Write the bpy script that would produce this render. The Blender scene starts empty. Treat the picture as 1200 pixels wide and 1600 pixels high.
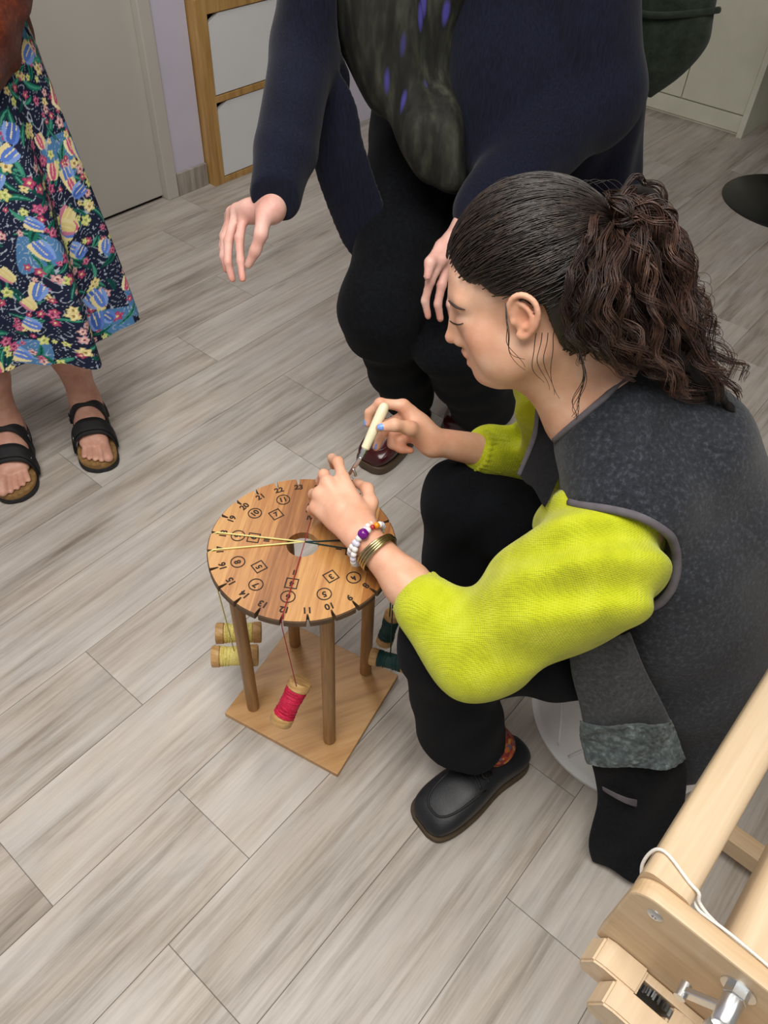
import bpy, bmesh, math, random
import numpy as np
from mathutils import Matrix, Vector
from mathutils.bvhtree import BVHTree
random.seed(7); np.random.seed(7)
S = bpy.context.scene
COL = S.collection

# ------------------------------------------------------------------ camera
FPX, PITCH, ROLL, CAMH = 1216., math.radians(46.69), math.radians(3.376), 1.4
FW = np.array([0, math.cos(PITCH), -math.sin(PITCH)])
_r0 = np.array([1., 0, 0]); _u0 = np.cross(_r0, FW)
RT = math.cos(ROLL)*_r0 + math.sin(ROLL)*_u0
UP = -math.sin(ROLL)*_r0 + math.cos(ROLL)*_u0
CAM = np.array([0, 0, CAMH])
cd = bpy.data.cameras.new('camera'); cam = bpy.data.objects.new('camera', cd); COL.objects.link(cam)
cd.sensor_fit = 'VERTICAL'; cd.sensor_height = 24; cd.lens = FPX/1600*24; cd.clip_start = .02
cam.matrix_world = Matrix(((RT[0], UP[0], -FW[0], 0), (RT[1], UP[1], -FW[1], 0), (RT[2], UP[2], -FW[2], CAMH), (0, 0, 0, 1)))
S.camera = cam

# ------------------------------------------------------------------ world, lights, exposure
S.view_settings.view_transform = 'Standard'; S.view_settings.look = 'None'
S.view_settings.gamma = 1; S.view_settings.use_curve_mapping = False
S.view_settings.exposure = 0.0
wd = bpy.data.worlds.new('world'); S.world = wd; wd.use_nodes = True
wd.node_tree.nodes['Background'].inputs[0].default_value = (1.0, .98, .95, 1)
wd.node_tree.nodes['Background'].inputs[1].default_value = .33
def area(name, loc, sx, sy, watts, col=(1, .97, .92)):
    l = bpy.data.lights.new(name, 'AREA'); l.shape = 'RECTANGLE'; l.size = sx; l.size_y = sy
    l.energy = watts; l.color = col
    o = bpy.data.objects.new(name, l); o.location = loc; COL.objects.link(o); return o
area('ceiling_panel_light', (-.25, .25, 2.55), 1.3, 1.3, 54)
area('ceiling_panel_light', (-.7, 2.2, 2.55), .6, .6, 15)
area('ceiling_panel_light', (1.2, -.3, 2.55), .6, .6, 10)

# ------------------------------------------------------------------ helpers
def ray(x, y): return FW*FPX + RT*(x-600) - UP*(y-800)
def W(x, y, z=0.):
    d = ray(x, y); return CAM + d*((z-CAMH)/d[2])
def nrm(v): v = np.asarray(v, float); return v/np.linalg.norm(v)
A3 = lambda *v: np.array(v, float)
YAW = math.radians(37.68)
DL = A3(math.sin(YAW), math.cos(YAW), 0); DS = A3(math.cos(YAW), -math.sin(YAW), 0); DZ = A3(0, 0, 1)
def room(l, s, z=0.): return DL*l + DS*s + DZ*z
def lin(c):
    if isinstance(c, str): c = [int(c[i:i+2], 16)/255 for i in (0, 2, 4)]
    return tuple((x/12.92 if x <= .04045 else ((x+.055)/1.055)**2.4) for x in c)

class NT:
    def __init__(s, name):
        s.m = bpy.data.materials.new(name); s.m.use_nodes = True; s.t = s.m.node_tree
        s.b = s.t.nodes['Principled BSDF']
    def n(s, typ, **kw):
        o = s.t.nodes.new(typ)
        for k, v in kw.items():
            if k.startswith('i_'):
                key = k[2:]; key = int(key) if key.isdigit() else key.replace('_', ' ')
                s.set(o.inputs[key], v)
            else: setattr(o, k, v)
        return o
    def set(s, sock, v):
        if isinstance(v, bpy.types.NodeSocket): s.t.links.new(v, sock)
        elif isinstance(v, bpy.types.Node): s.t.links.new(v.outputs[0], sock)
        else: sock.default_value = v
    def p(s, **kw):
        for k, v in kw.items(): s.set(s.b.inputs[k.replace('_', ' ')], v)
        return s
    def coord(s, scale=(1, 1, 1), rot=(0, 0, 0), loc=(0, 0, 0), out='Object'):
        tc = s.n('ShaderNodeTexCoord'); mr = s.n('ShaderNodeMapping'); mp = s.n('ShaderNodeMapping')     # turn first, then stretch
        s.t.links.new(tc.outputs[out], mr.inputs[0]); s.t.links.new(mr.outputs[0], mp.inputs[0])
        mr.inputs['Rotation'].default_value = rot; mp.inputs['Scale'].default_value = scale; mp.inputs['Location'].default_value = loc
        return mp.outputs[0]
    def noise(s, vec, scale, detail=4, rough=.55, dist=0):
        return s.n('ShaderNodeTexNoise', i_Vector=vec, i_Scale=scale, i_Detail=detail, i_Roughness=rough, i_Distortion=dist).outputs[0]
    def ramp(s, fac, stops, interp='LINEAR'):
        r = s.n('ShaderNodeValToRGB'); s.set(r.inputs[0], fac); cr = r.color_ramp; cr.interpolation = interp
        while len(cr.elements) < len(stops): cr.elements.new(.5)
        for e, (p, c) in zip(cr.elements, stops):
            e.position = p; c = lin(c) if isinstance(c, str) else c; e.color = (*c[:3], 1)
        return r.outputs[0]
    def mix(s, fac, a, b, mode='MIX'):
        m = s.n('ShaderNodeMix', data_type='RGBA', blend_type=mode)
        s.set(m.inputs[0], fac); 
        for sock, v in ((m.inputs[6], a), (m.inputs[7], b)):
            if isinstance(v, str): v = (*lin(v), 1)
            s.set(sock, v)
        return m.outputs[2]
    def math(s, op, a, b=0.):
        m = s.n('ShaderNodeMath', operation=op); s.set(m.inputs[0], a); s.set(m.inputs[1], b); return m.outputs[0]
    def bump(s, h, strength=.3, dist=.002):
        b = s.n('ShaderNodeBump', i_Height=h, i_Strength=strength, i_Distance=dist); s.t.links.new(b.outputs[0], s.b.inputs['Normal']); return s
MATS = {}
def plain(name, c, rough=.5, metal=0., noise=None, bump=None, **kw):
    """plain colour with a little mottling"""
    m = NT(name); v = m.coord()
    if noise:
        sc, amt = noise; f = m.noise(v, sc)
        base = lin(c) if isinstance(c, str) else c
        m.p(Base_Color=m.ramp(f, [(.3, tuple(x*(1-amt) for x in base)), (.7, tuple(min(1, x*(1+amt)) for x in base))]))
    else: m.p(Base_Color=(*(lin(c) if isinstance(c, str) else c), 1))
    if bump: m.bump(m.noise(v, bump[0]), bump[1], bump[2] if len(bump) > 2 else .002)
    m.p(Roughness=rough, Metallic=metal, **kw); MATS[name] = m.m; return m.m
def wood(name, dark, mid, light, grain=(0, 0, 0), scale=1., rough=.45, ring=18):
    m = NT(name); v = m.coord(scale=(scale*1.2, scale*14, scale*14), rot=grain)
    f = m.noise(v, 5, 6, .6, .6); g = m.noise(m.coord(scale=(scale*3, scale*120, scale*120), rot=grain), 4, 3)
    f2 = m.math('ADD', m.math('MULTIPLY', f, .75), m.math('MULTIPLY', g, .25))
    m.p(Base_Color=m.ramp(f2, [(.32, dark), (.5, mid), (.68, light)]), Roughness=rough); m.bump(g, .15, .0006)
    MATS[name] = m.m; return m.m

def mesh(name, V, F, mat=None, parent=None, smooth=False, subd=0):
    me = bpy.data.meshes.new(name); me.from_pydata([tuple(map(float, v)) for v in V] if not isinstance(V, np.ndarray) else V.tolist(), [], [list(map(int, f)) for f in F])
    me.update()
    if smooth: me.polygons.foreach_set('use_smooth', [True]*len(me.polygons))
    return obj(name, me, mat, parent, subd)
def obj(name, me, mat=None, parent=None, subd=0):
    o = bpy.data.objects.new(name, me); COL.objects.link(o)
    if mat:
        me.materials.clear(); me.materials.append(MATS[mat] if isinstance(mat, str) else mat)
    if parent is not None:
        o.parent = parent; o.matrix_parent_inverse = origin(parent)
    if subd:
        md = o.modifiers.new('subdivision', 'SUBSURF'); md.levels = subd; md.render_levels = subd
    return o
WORLDLOC = {}
def origin(p): return Matrix.Translation(-Vector(WORLDLOC.get(p.name, (0, 0, 0))))
def thing(name, label, cat, loc=(0, 0, 0), group=None):
    o = bpy.data.objects.new(name, None); COL.objects.link(o); o.location = tuple(map(float, loc)); o.empty_display_size = .05
    WORLDLOC[o.name] = tuple(map(float, loc)); return tag(o, label, cat, group)
def tag(o, label=None, cat=None, group=None, kind=None):
    if label: o['label'] = label
    if cat: o['category'] = cat
    if group: o['group'] = group
    if kind: o['kind'] = kind
    return o

def box(o, ax, ay, az, bev=0.):
    """box with corner o and edge vectors; chamfered by bev"""
    o, ax, ay, az = [np.asarray(v, float) for v in (o, ax, ay, az)]
    bm = bmesh.new(); vs = [bm.verts.new(o+ax*i+ay*j+az*k) for k in (0, 1) for j in (0, 1) for i in (0, 1)]
    for f in ((0, 2, 3, 1), (4, 5, 7, 6), (0, 1, 5, 4), (2, 6, 7, 3), (0, 4, 6, 2), (1, 3, 7, 5)): bm.faces.new([vs[i] for i in f])
    bmesh.ops.recalc_face_normals(bm, faces=bm.faces)
    if bev: bmesh.ops.bevel(bm, geom=list(bm.edges), offset=bev, segments=2, affect='EDGES', profile=.6)
    return bm
def bmobj(name, bm, mat, parent=None, smooth=False):
    me = bpy.data.meshes.new(name); bm.to_mesh(me); bm.free()
    if smooth: me.polygons.foreach_set('use_smooth', [True]*len(me.polygons))
    return obj(name, me, mat, parent)
def frame(d):
    d = nrm(d); a = A3(0, 0, 1) if abs(d[2]) < .9 else A3(1, 0, 0); u = nrm(np.cross(a, d)); return u, np.cross(d, u), d
def catmull(P, n):
    P = np.asarray(P, float); out = []; m = len(P)
    for t in np.linspace(0, m-1, n):
        i = min(int(t), m-2); f = t-i; p0 = P[max(i-1, 0)]; p1 = P[i]; p2 = P[i+1]; p3 = P[min(i+2, m-1)]
        out.append(.5*((2*p1)+(-p0+p2)*f+(2*p0-5*p1+4*p2-p3)*f*f+(-p0+3*p1-3*p2+p3)*f**3))
    return np.array(out)
def tube_vf(path, r, seg=8, closed=False, base=0, flat=1.):
    """tube around a polyline; r scalar or list; parallel transported"""
    path = np.asarray(path, float); n = len(path); r = np.full(n, r) if np.isscalar(r) else np.asarray(r, float)
    V = []; F = []
    T = np.gradient(path, axis=0) if not closed else np.roll(path, -1, 0)-np.roll(path, 1, 0)
    u = frame(T[0])[0]
    for i in range(n):
        t = nrm(T[i]); u = nrm(u-t*(u@t)); v = np.cross(t, u)
        for k in range(seg):
            a = 2*math.pi*k/seg; V.append(path[i]+(u*math.cos(a)+v*flat*math.sin(a))*r[i])
    m = n if closed else n-1
    for i in range(m):
        for k in range(seg):
            a = i*seg+k; b = i*seg+(k+1) % seg; c = ((i+1) % n)*seg+(k+1) % seg; d = ((i+1) % n)*seg+k
            F.append((a+base, b+base, c+base, d+base))
    if not closed: F.append([base+k for k in range(seg)][::-1]); F.append([base+(n-1)*seg+k for k in range(seg)])
    return V, F
def tube(name, path, r, mat, parent=None, seg=10, closed=False, smooth=True, flat=1.):
    V, F = tube_vf(path, r, seg, closed, 0, flat); return mesh(name, V, F, mat, parent, smooth)
def lathe_vf(prof, c, axis=(0, 0, 1), seg=32):
    """prof list of (r, h) along axis"""
    u, v, d = frame(axis); c = np.asarray(c, float); V = []; F = []
    for r, h in prof:
        for k in range(seg):
            a = 2*math.pi*k/seg; V.append(c+d*h+(u*math.cos(a)+v*math.sin(a))*max(r, 1e-5))
    for i in range(len(prof)-1):
        for k in range(seg): F.append((i*seg+k, i*seg+(k+1) % seg, (i+1)*seg+(k+1) % seg, (i+1)*seg+k))
    F.append(list(range(seg))[::-1]); F.append([(len(prof)-1)*seg+k for k in range(seg)])
    return V, F
def lathe(name, prof, c, axis, mat, parent=None, seg=32, smooth=True):
    V, F = lathe_vf(prof, c, axis, seg); o = mesh(name, V, F, mat, parent, smooth)
    if smooth: sharp(o)
    return o
def sharp(o, ang=40):
    me = o.data; bm = bmesh.new(); bm.from_mesh(me)
    for e in bm.edges:
        if len(e.link_faces) == 2 and e.calc_face_angle(0) > math.radians(ang): e.smooth = False
    bm.to_mesh(me); bm.free()
def loft(name, rings, mat, parent=None, nseg=40, nr=None, fn=None, cap=(True, True), sup=2., smooth=True):
    """rings: list of (center, uvec, vvec); interpolated; fn(t, a) radial factor"""
    R = np.array([[*c, *u, *v] for c, u, v in rings], float); nr = nr or len(rings)*5
    R = catmull(R, nr); V = []; F = []
    for i, q in enumerate(R):
        c, u, v = q[:3], q[3:6], q[6:9]
        for k in range(nseg):
            a = 2*math.pi*k/nseg; ca, sa = math.cos(a), math.sin(a)
            e = 2./sup; x = math.copysign(abs(ca)**e, ca); y = math.copysign(abs(sa)**e, sa)
            f = fn(i/(nr-1), a) if fn else 1.
            V.append(c+(u*x+v*y)*f)
    for i in range(nr-1):
        for k in range(nseg): F.append((i*nseg+k, i*nseg+(k+1) % nseg, (i+1)*nseg+(k+1) % nseg, (i+1)*nseg+k))
    if cap[0]: F.append(list(range(nseg))[::-1])
    if cap[1]: F.append([(nr-1)*nseg+k for k in range(nseg)])
    return mesh(name, V, F, mat, parent, smooth)

# ------------------------------------------------------------------ distance-field modelling
class Field:
    def __init__(s, lo, hi, h):
        s.lo = np.asarray(lo, float); s.h = h; s.n = np.ceil((np.asarray(hi)-s.lo)/h).astype(int)+1
        s.a = np.full(s.n, .05, np.float32)
    def sl(s, lo, hi):
        i = np.clip(np.floor((np.asarray(lo)-s.lo)/s.h).astype(int), 0, s.n); j = np.clip(np.ceil((np.asarray(hi)-s.lo)/s.h).astype(int)+1, 0, s.n)
        if (j <= i).any(): return None, None
        g = [(s.lo[k]+np.arange(i[k], j[k])*s.h).astype(np.float32) for k in range(3)]
        return (slice(i[0], j[0]), slice(i[1], j[1]), slice(i[2], j[2])), (g[0][:, None, None], g[1][None, :, None], g[2][None, None, :])
    def put(s, lo, hi, fn, k, op):
        pad = max(.02, k*1.2); S_, G = s.sl(np.asarray(lo)-pad, np.asarray(hi)+pad)
        if S_ is None: return
        d = fn(*G).astype(np.float32); a = s.a[S_]
        if op == 'sub':
            d = -d; hh = np.maximum(k-np.abs(a-d), 0)/max(k, 1e-9); s.a[S_] = np.maximum(a, d)+hh*hh*k*.25
        elif op == 'and':
            s.a[S_] = np.maximum(a, d)
        else:
            hh = np.maximum(k-np.abs(a-d), 0)/max(k, 1e-9); s.a[S_] = np.minimum(a, d)-hh*hh*k*.25
    def cone(s, a, b, ra, rb, k=.01, op='add'):
        a = np.asarray(a, float); b = np.asarray(b, float); ba = b-a; l2 = float(ba@ba); rr = ra-rb
        if l2 < 1e-10: return s.ell(a, (ra,)*3, None, k, op)
        a2 = l2-rr*rr; il2 = 1/l2
        def fn(X, Y, Z):
            px, py, pz = X-a[0], Y-a[1], Z-a[2]; y = px*ba[0]+py*ba[1]+pz*ba[2]; z = y-l2
            qx, qy, qz = px*l2-ba[0]*y, py*l2-ba[1]*y, pz*l2-ba[2]*y; x2 = qx*qx+qy*qy+qz*qz
            y2 = y*y*l2; z2 = z*z*l2; kk = np.sign(rr)*rr*rr*x2
            r = (np.sqrt(np.maximum(x2*a2*il2, 0))+y*rr)*il2-ra
            if a2 <= 0: return np.minimum(np.sqrt(x2+y2)*il2-ra, np.sqrt(x2+z2)*il2-rb)
            r = np.where(np.sign(y)*a2*y2 < kk, np.sqrt(x2+y2)*il2-ra, r)
            return np.where(np.sign(z)*a2*z2 > kk, np.sqrt(x2+z2)*il2-rb, r)
        lo = np.minimum(a-ra, b-rb); hi = np.maximum(a+ra, b+rb); s.put(lo, hi, fn, k, op)
    def chain(s, pts, rs, k=.01, op='add'):
        for i in range(len(pts)-1): s.cone(pts[i], pts[i+1], rs[i], rs[i+1], k, op)
    def ell(s, c, r, M=None, k=.01, op='add'):
        """ellipsoid; M columns are the axes"""
        c = np.asarray(c, float); r = np.asarray(r, float); M = np.eye(3) if M is None else np.asarray(M, float); Q = M.T
        def fn(X, Y, Z):
            px, py, pz = X-c[0], Y-c[1], Z-c[2]; k0 = 0; k1 = 0
            for i in range(3):
                q = px*Q[i, 0]+py*Q[i, 1]+pz*Q[i, 2]; k0 = k0+(q/r[i])**2; k1 = k1+(q/r[i]**2)**2
            k0 = np.sqrt(k0); return k0*(k0-1)/np.maximum(np.sqrt(k1), 1e-6)
        e = np.abs(M)@r; s.put(c-e, c+e, fn, k, op)
    def cut(s, n, p, k=.0):
        """remove the half space on the +n side of p"""
        n = nrm(n); p = np.asarray(p, float); X, Y, Z = s.sl(s.lo, s.lo+s.n*s.h)[1]
        d = ((X-p[0])*n[0]+(Y-p[1])*n[1]+(Z-p[2])*n[2]).astype(np.float32); s.a = np.maximum(s.a, d)
    def disp(s, fn, lo=None, hi=None):
        S_, G = s.sl(s.lo if lo is None else lo, s.lo+s.n*s.h if hi is None else hi); s.a[S_] += fn(*G).astype(np.float32)
    def build(s):
        a = s.a; a[0] = a[-1] = .05; a[:, 0] = a[:, -1] = .05; a[:, :, 0] = a[:, :, -1] = .05
        b = a < 0; n = a.shape
        cnt = np.zeros((n[0]-1, n[1]-1, n[2]-1), np.uint8)
        for i in (0, 1):
            for j in (0, 1):
                for k in (0, 1): cnt += b[i:n[0]-1+i, j:n[1]-1+j, k:n[2]-1+k]
        act = (cnt > 0) & (cnt < 8); I = np.argwhere(act); idx = np.full(act.shape, -1, np.int32); idx[act] = np.arange(len(I))
        P = np.zeros((len(I), 3)); C = np.zeros(len(I)); cs = [(i, j, k) for i in (0, 1) for j in (0, 1) for k in (0, 1)]
        val = {c: a[I[:, 0]+c[0], I[:, 1]+c[1], I[:, 2]+c[2]] for c in cs}
        for c in cs:
            for ax in range(3):
                if c[ax] == 0:
                    d = list(c); d[ax] = 1; d = tuple(d); va, vb = val[c], val[d]; m = (va < 0) != (vb < 0)
                    t = np.where(m, va/np.where(m, va-vb, 1), 0); p = np.array(c, float)[None].repeat(len(I), 0); p[:, ax] += t
                    P[m] += p[m]; C[m] += 1
        V = s.lo+(I+P/C[:, None])*s.h
        Fs = []
        for ax in range(3):
            u, v = [(1, 2), (2, 0), (0, 1)][ax]
            s0 = [slice(None)]*3; s1 = [slice(None)]*3; s0[ax] = slice(0, -1); s1[ax] = slice(1, None)
            e = b[tuple(s0)] != b[tuple(s1)]; E_ = np.argwhere(e); E_ = E_[(E_[:, u] > 0) & (E_[:, v] > 0) & (E_[:, u] < n[u]-1) & (E_[:, v] < n[v]-1)]
            ins = b[E_[:, 0], E_[:, 1], E_[:, 2]]; q = []
            for du, dv in ((-1, -1), (0, -1), (0, 0), (-1, 0)):
                c = E_.copy(); c[:, u] += du; c[:, v] += dv; q.append(idx[c[:, 0], c[:, 1], c[:, 2]])
            q = np.stack(q, 1); q[~ins] = q[~ins][:, ::-1]; Fs.append(q)
        return V, np.concatenate(Fs)
    def obj(s, name, mat, parent=None, relax=1, keep=None):
        V, F = s.build()
        for _ in range(relax):
            acc = np.zeros_like(V); c = np.zeros(len(V))
            for i in range(4):
                for j in (1, 3):
                    np.add.at(acc, F[:, i], V[F[:, (i+j) % 4]]); np.add.at(c, F[:, i], 1)
            V = V*.45+acc/np.maximum(c, 1)[:, None]*.55
        me = bpy.data.meshes.new(name); me.vertices.add(len(V)); me.vertices.foreach_set('co', V.astype(np.float32).ravel())
        me.loops.add(F.size); me.loops.foreach_set('vertex_index', F.astype(np.int32).ravel()); me.polygons.add(len(F))
        me.polygons.foreach_set('loop_start', np.arange(0, F.size, 4, dtype=np.int32))
        me.polygons.foreach_set('use_smooth', np.ones(len(F), bool)); me.update(calc_edges=True); me.validate()
        o = obj(name, me, mat, parent); o['_'] = 0; del o['_']; return o
def wavy(seed, freqs, amp):
    rs = np.random.RandomState(seed); D = [(nrm(rs.randn(3))*f, rs.rand()*6.28) for f in freqs]
    def fn(X, Y, Z):
        s = 0
        for d, p in D: s = s+np.sin(X*d[0]+Y*d[1]+Z*d[2]+p)
        return amp*s/len(D)
    return fn
def bvh(o):
    me = o.data; return BVHTree.FromPolygons([v.co.copy() for v in me.vertices], [tuple(p.vertices) for p in me.polygons])
def hit(tree, x, y, off=0.):
    d = Vector(nrm(ray(x, y))); loc, no, i, _ = tree.ray_cast(Vector(CAM), d)
    if loc is None: return None
    return np.array(loc)+np.array(no)*off
def trace(tree, pix, n, off):
    """curve laid on a surface along a list of picture points"""
    out = [hit(tree, *p, off) for p in catmull(np.array(pix, float), n)]; out = [p for p in out if p is not None]
    return np.array(out)
def color_attr(o, cols):
    a = o.data.color_attributes.new('tint', 'FLOAT_COLOR', 'POINT'); c = np.ones((len(o.data.vertices), 4), np.float32); c[:, :3] = cols; a.data.foreach_set('color', c.ravel())
def coords(o):
    c = np.zeros(len(o.data.vertices)*3, np.float32); o.data.vertices.foreach_get('co', c); return c.reshape(-1, 3).astype(float)

# ------------------------------------------------------------------ materials
def m_plank():
    m = NT('grey_oak_plank'); oi = m.n('ShaderNodeObjectInfo'); rnd = oi.outputs['Random']
    tc = m.n('ShaderNodeTexCoord'); cmb = m.n('ShaderNodeCombineXYZ'); m.set(cmb.inputs[0], m.math('MULTIPLY', rnd, 37.)); m.set(cmb.inputs[1], m.math('MULTIPLY', rnd, 11.)); m.set(cmb.inputs[2], rnd)
    ad = m.n('ShaderNodeVectorMath', operation='ADD'); m.set(ad.inputs[0], tc.outputs['Object']); m.set(ad.inputs[1], cmb)
    def mp(sc):
        q = m.n('ShaderNodeMapping'); m.set(q.inputs[0], ad.outputs[0]); q.inputs['Scale'].default_value = sc; return q.outputs[0]
    big = m.noise(mp((1.1, 6, 1)), 2.2, 5, .6, .35); fine = m.noise(mp((1.8, 60, 1)), 5, 5, .65, .1); mid = m.noise(mp((.9, 20, 1)), 3, 5, .6, .5)
    patch = m.noise(mp((2.5, 9, 1)), 1.6, 3, .5, .5)
    f = m.math('ADD', m.math('ADD', m.math('MULTIPLY', big, .48), m.math('MULTIPLY', mid, .36)), m.math('MULTIPLY', fine, .16))
    f = m.math('ADD', f, m.math('MULTIPLY', m.math('SUBTRACT', rnd, .5), .07))
    c = m.ramp(f, [(.31, '776e66'), (.42, 'a0988f'), (.50, 'b5aea7'), (.60, 'c4beb7'), (.74, 'd2cdc6')])
    knot = m.n('ShaderNodeTexVoronoi', i_Vector=mp((1.6, 8, 1)), i_Scale=1.1); kf = m.ramp(knot.outputs['Distance'], [(.0, (1, 1, 1)), (.10, (0, 0, 0))])
    c = m.mix(m.math('MULTIPLY', kf, .55), c, '5d544c')
    warm = m.ramp(patch, [(.4, (1, 1, 1)), (.7, (1.0, .955, .90))])
    c = m.mix(1., c, warm, 'MULTIPLY')
    m.p(Base_Color=c, Roughness=.42, Specular_IOR_Level=.35); m.bump(fine, .12, .0006); MATS['plank'] = m.m
m_plank()
plain('floor_joint', '7a726a', .8)
plain('wall_lilac', 'd2cee0', .8, noise=(6, .03))
plain('door_grey', 'c6c2ba', .5, noise=(3, .03))
plain('jamb_grey', 'c9c4bc', .5, noise=(4, .02))
plain('gap_shade', '15120f', .9)  # near-black colour that stands in for shade in gaps and recesses
plain('white_panel', 'e4e6e9', .45, noise=(5, .03))
plain('old_white', 'd0d0bd', .55, noise=(9, .06))
plain('wall_dim', '4a3d33', .9, noise=(4, .2))  # dimness of the open far end put into the wall colour
plain('ceiling_white', 'd8d6d2', .9)
wood('cabinet_wood', '9a743f', 'b98f52', 'cba76a', grain=(0, math.radians(90), 0), scale=.5)
plain('black_metal', '1d1f1e', .35, noise=(20, .2))
wood('stand_wood', '8a5f33', 'b3834c', 'c99c63', grain=(0, 0, 0), scale=1.2)
wood('leg_wood', '7d5831', '9d7343', 'b98f5a', grain=(0, math.radians(90), 0), scale=1.)
wood('base_wood', 'a2764a', 'c0935f', 'cfa673', grain=(0, 0, math.radians(-25)), scale=.45)
plain('edge_burn', '5a432c', .6, noise=(40, .25)); plain('burnt_mark', '2b1c10', .7)
def m_disk():
    m = NT('disk_wood'); A = math.radians(84.5); v = m.coord(rot=(0, 0, -A)); sx = m.n('ShaderNodeSeparateXYZ'); m.set(sx.inputs[0], v)
    # strips glued side by side: tone steps across the grain
    st = m.n('ShaderNodeTexWhiteNoise', noise_dimensions='1D'); m.set(st.inputs['W'], m.math('FLOOR', m.math('MULTIPLY', m.math('ADD', sx.outputs[1], .012), 19.)))
    def mp(sc):
        q = m.n('ShaderNodeMapping'); m.set(q.inputs[0], v); q.inputs['Scale'].default_value = sc
        ad = m.n('ShaderNodeVectorMath', operation='ADD'); m.set(ad.inputs[0], q.outputs[0]); m.set(ad.inputs[1], st.outputs['Color']); return ad.outputs[0]
    g = m.noise(mp((2, 34, 10)), 4, 4, .6, .8); h = m.noise(mp((6, 200, 60)), 4, 3)
    f = m.math('ADD', m.math('ADD', m.math('MULTIPLY', g, .6), m.math('MULTIPLY', h, .25)), m.math('MULTIPLY', m.math('SUBTRACT', st.outputs[0], .2), .34))
    m.p(Base_Color=m.ramp(f, [(.30, '855226'), (.5, 'ab733d'), (.72, 'c69558')]), Roughness=.4); m.bump(h, .1, .0005); MATS['disk_wood'] = m.m
m_disk()
def m_skin(name, a, b, c):
    m = NT(name); v = m.coord(); f = m.noise(v, 28, 4); col = m.ramp(f, [(.3, a), (.5, b), (.72, c)])
    at = m.n('ShaderNodeAttribute', attribute_name='tint'); col = m.mix(1., col, at.outputs['Color'], 'MULTIPLY')
    m.p(Base_Color=col, Roughness=.48, Subsurface_Weight=.12, Subsurface_Radius=(.008, .003, .0015), Specular_IOR_Level=.4); m.bump(m.noise(v, 420, 3), .10, .0006); MATS[name] = m.m
m_skin('skin', 'd6a183', 'e0ae91', 'e8bda3'); m_skin('skin_rosy', 'd99f90', 'e6b2a4', 'eec3b6'); m_skin('skin_leg', 'b98573', 'c69480', 'd2a592')
plain('nail_blue', '7d9fe0', .2, noise=(900, .35)); plain('nail_bare', 'e3b3a6', .3)
def m_hair(name, a, b, c, sc=90):
    m = NT(name); at = m.n('ShaderNodeAttribute', attribute_name='tint'); f = m.noise(m.coord(), sc, 3)
    col = m.mix(1., m.ramp(f, [(.3, a), (.55, b), (.75, c)]), at.outputs['Color'], 'MULTIPLY'); m.p(Base_Color=col, Roughness=.5, Specular_IOR_Level=.5); MATS[name] = m.m
m_hair('hair_dark', '17110e', '241b17', '35291f'); m_hair('hair_curl', '2b1e17', '44302a', '5e4431')
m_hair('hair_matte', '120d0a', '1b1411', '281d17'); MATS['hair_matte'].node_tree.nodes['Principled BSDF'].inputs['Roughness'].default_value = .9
plain('brow', '2a1d16', .7)
def m_felt(name, a, b, c, sc=160, amt=.5, sheen=.15):
    m = NT(name); v = m.coord(); f = m.noise(v, sc, 6, .75); g = m.noise(v, 14, 3)
    col = m.mix(.35, m.ramp(f, [(.32, a), (.52, b), (.70, c)]), m.ramp(g, [(.35, a), (.65, b)])); m.p(Base_Color=col, Roughness=.95, Specular_IOR_Level=.1, Sheen_Weight=sheen, Sheen_Roughness=.5); m.bump(f, amt, .002); MATS[name] = m.m
m_felt('felt_grey', '1d1f24', '303339', '575b64'); m_felt('felt_panel', '2c2d30', '45474a', '63656a'); m_felt('felt_black', '101114', '18191c', '232427', 160, .5, .04)
m_felt('curly_wool', '2a3031', '5b6566', '97a2a1', 70, 1.)
plain('binding', '5f5a60', .8, noise=(60, .15)); plain('lining', '4a4350', .8)
def m_knit(name, a, b, c, sx=1., rib=False):
    m = NT(name); v = m.coord(); f = m.noise(v, 24, 4)
    w = m.n('ShaderNodeTexVoronoi', i_Vector=m.coord(scale=(1, 1, 1.25), rot=(.5, .4, .6)), i_Scale=330., i_Randomness=.25)
    m.p(Base_Color=m.mix(m.math('MULTIPLY', w.outputs['Distance'], .5), m.ramp(f, [(.3, a), (.5, b), (.7, c)]), a), Roughness=.9, Specular_IOR_Level=.15, Sheen_Weight=.2); m.bump(w.outputs['Distance'], .8, -.0016); MATS[name] = m.m
m_knit('knit_lime', 'adb41c', 'c2c922', 'cfd638')
m_felt('trouser_black', '0c0d10', '14161a', '1a1d23', 320, .25, .02); m_felt('trouser_soft', '0b0c0e', '121418', '1b1f24', 120, .2, .03)
def m_navy():
    m = NT('navy_knit'); v = m.coord(); f = m.noise(v, 9, 4); g = m.noise(m.coord(scale=(60, 60, 6)), 6, 4)
    m.p(Base_Color=m.mix(.5, m.ramp(f, [(.3, '0d0f1c'), (.7, '171a2b')]), m.ramp(g, [(.3, '0b0d19'), (.7, '20243a')])), Roughness=.9, Specular_IOR_Level=.15, Sheen_Weight=.1); m.bump(g, .3, .002); MATS['navy_knit'] = m.m
m_navy()
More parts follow.
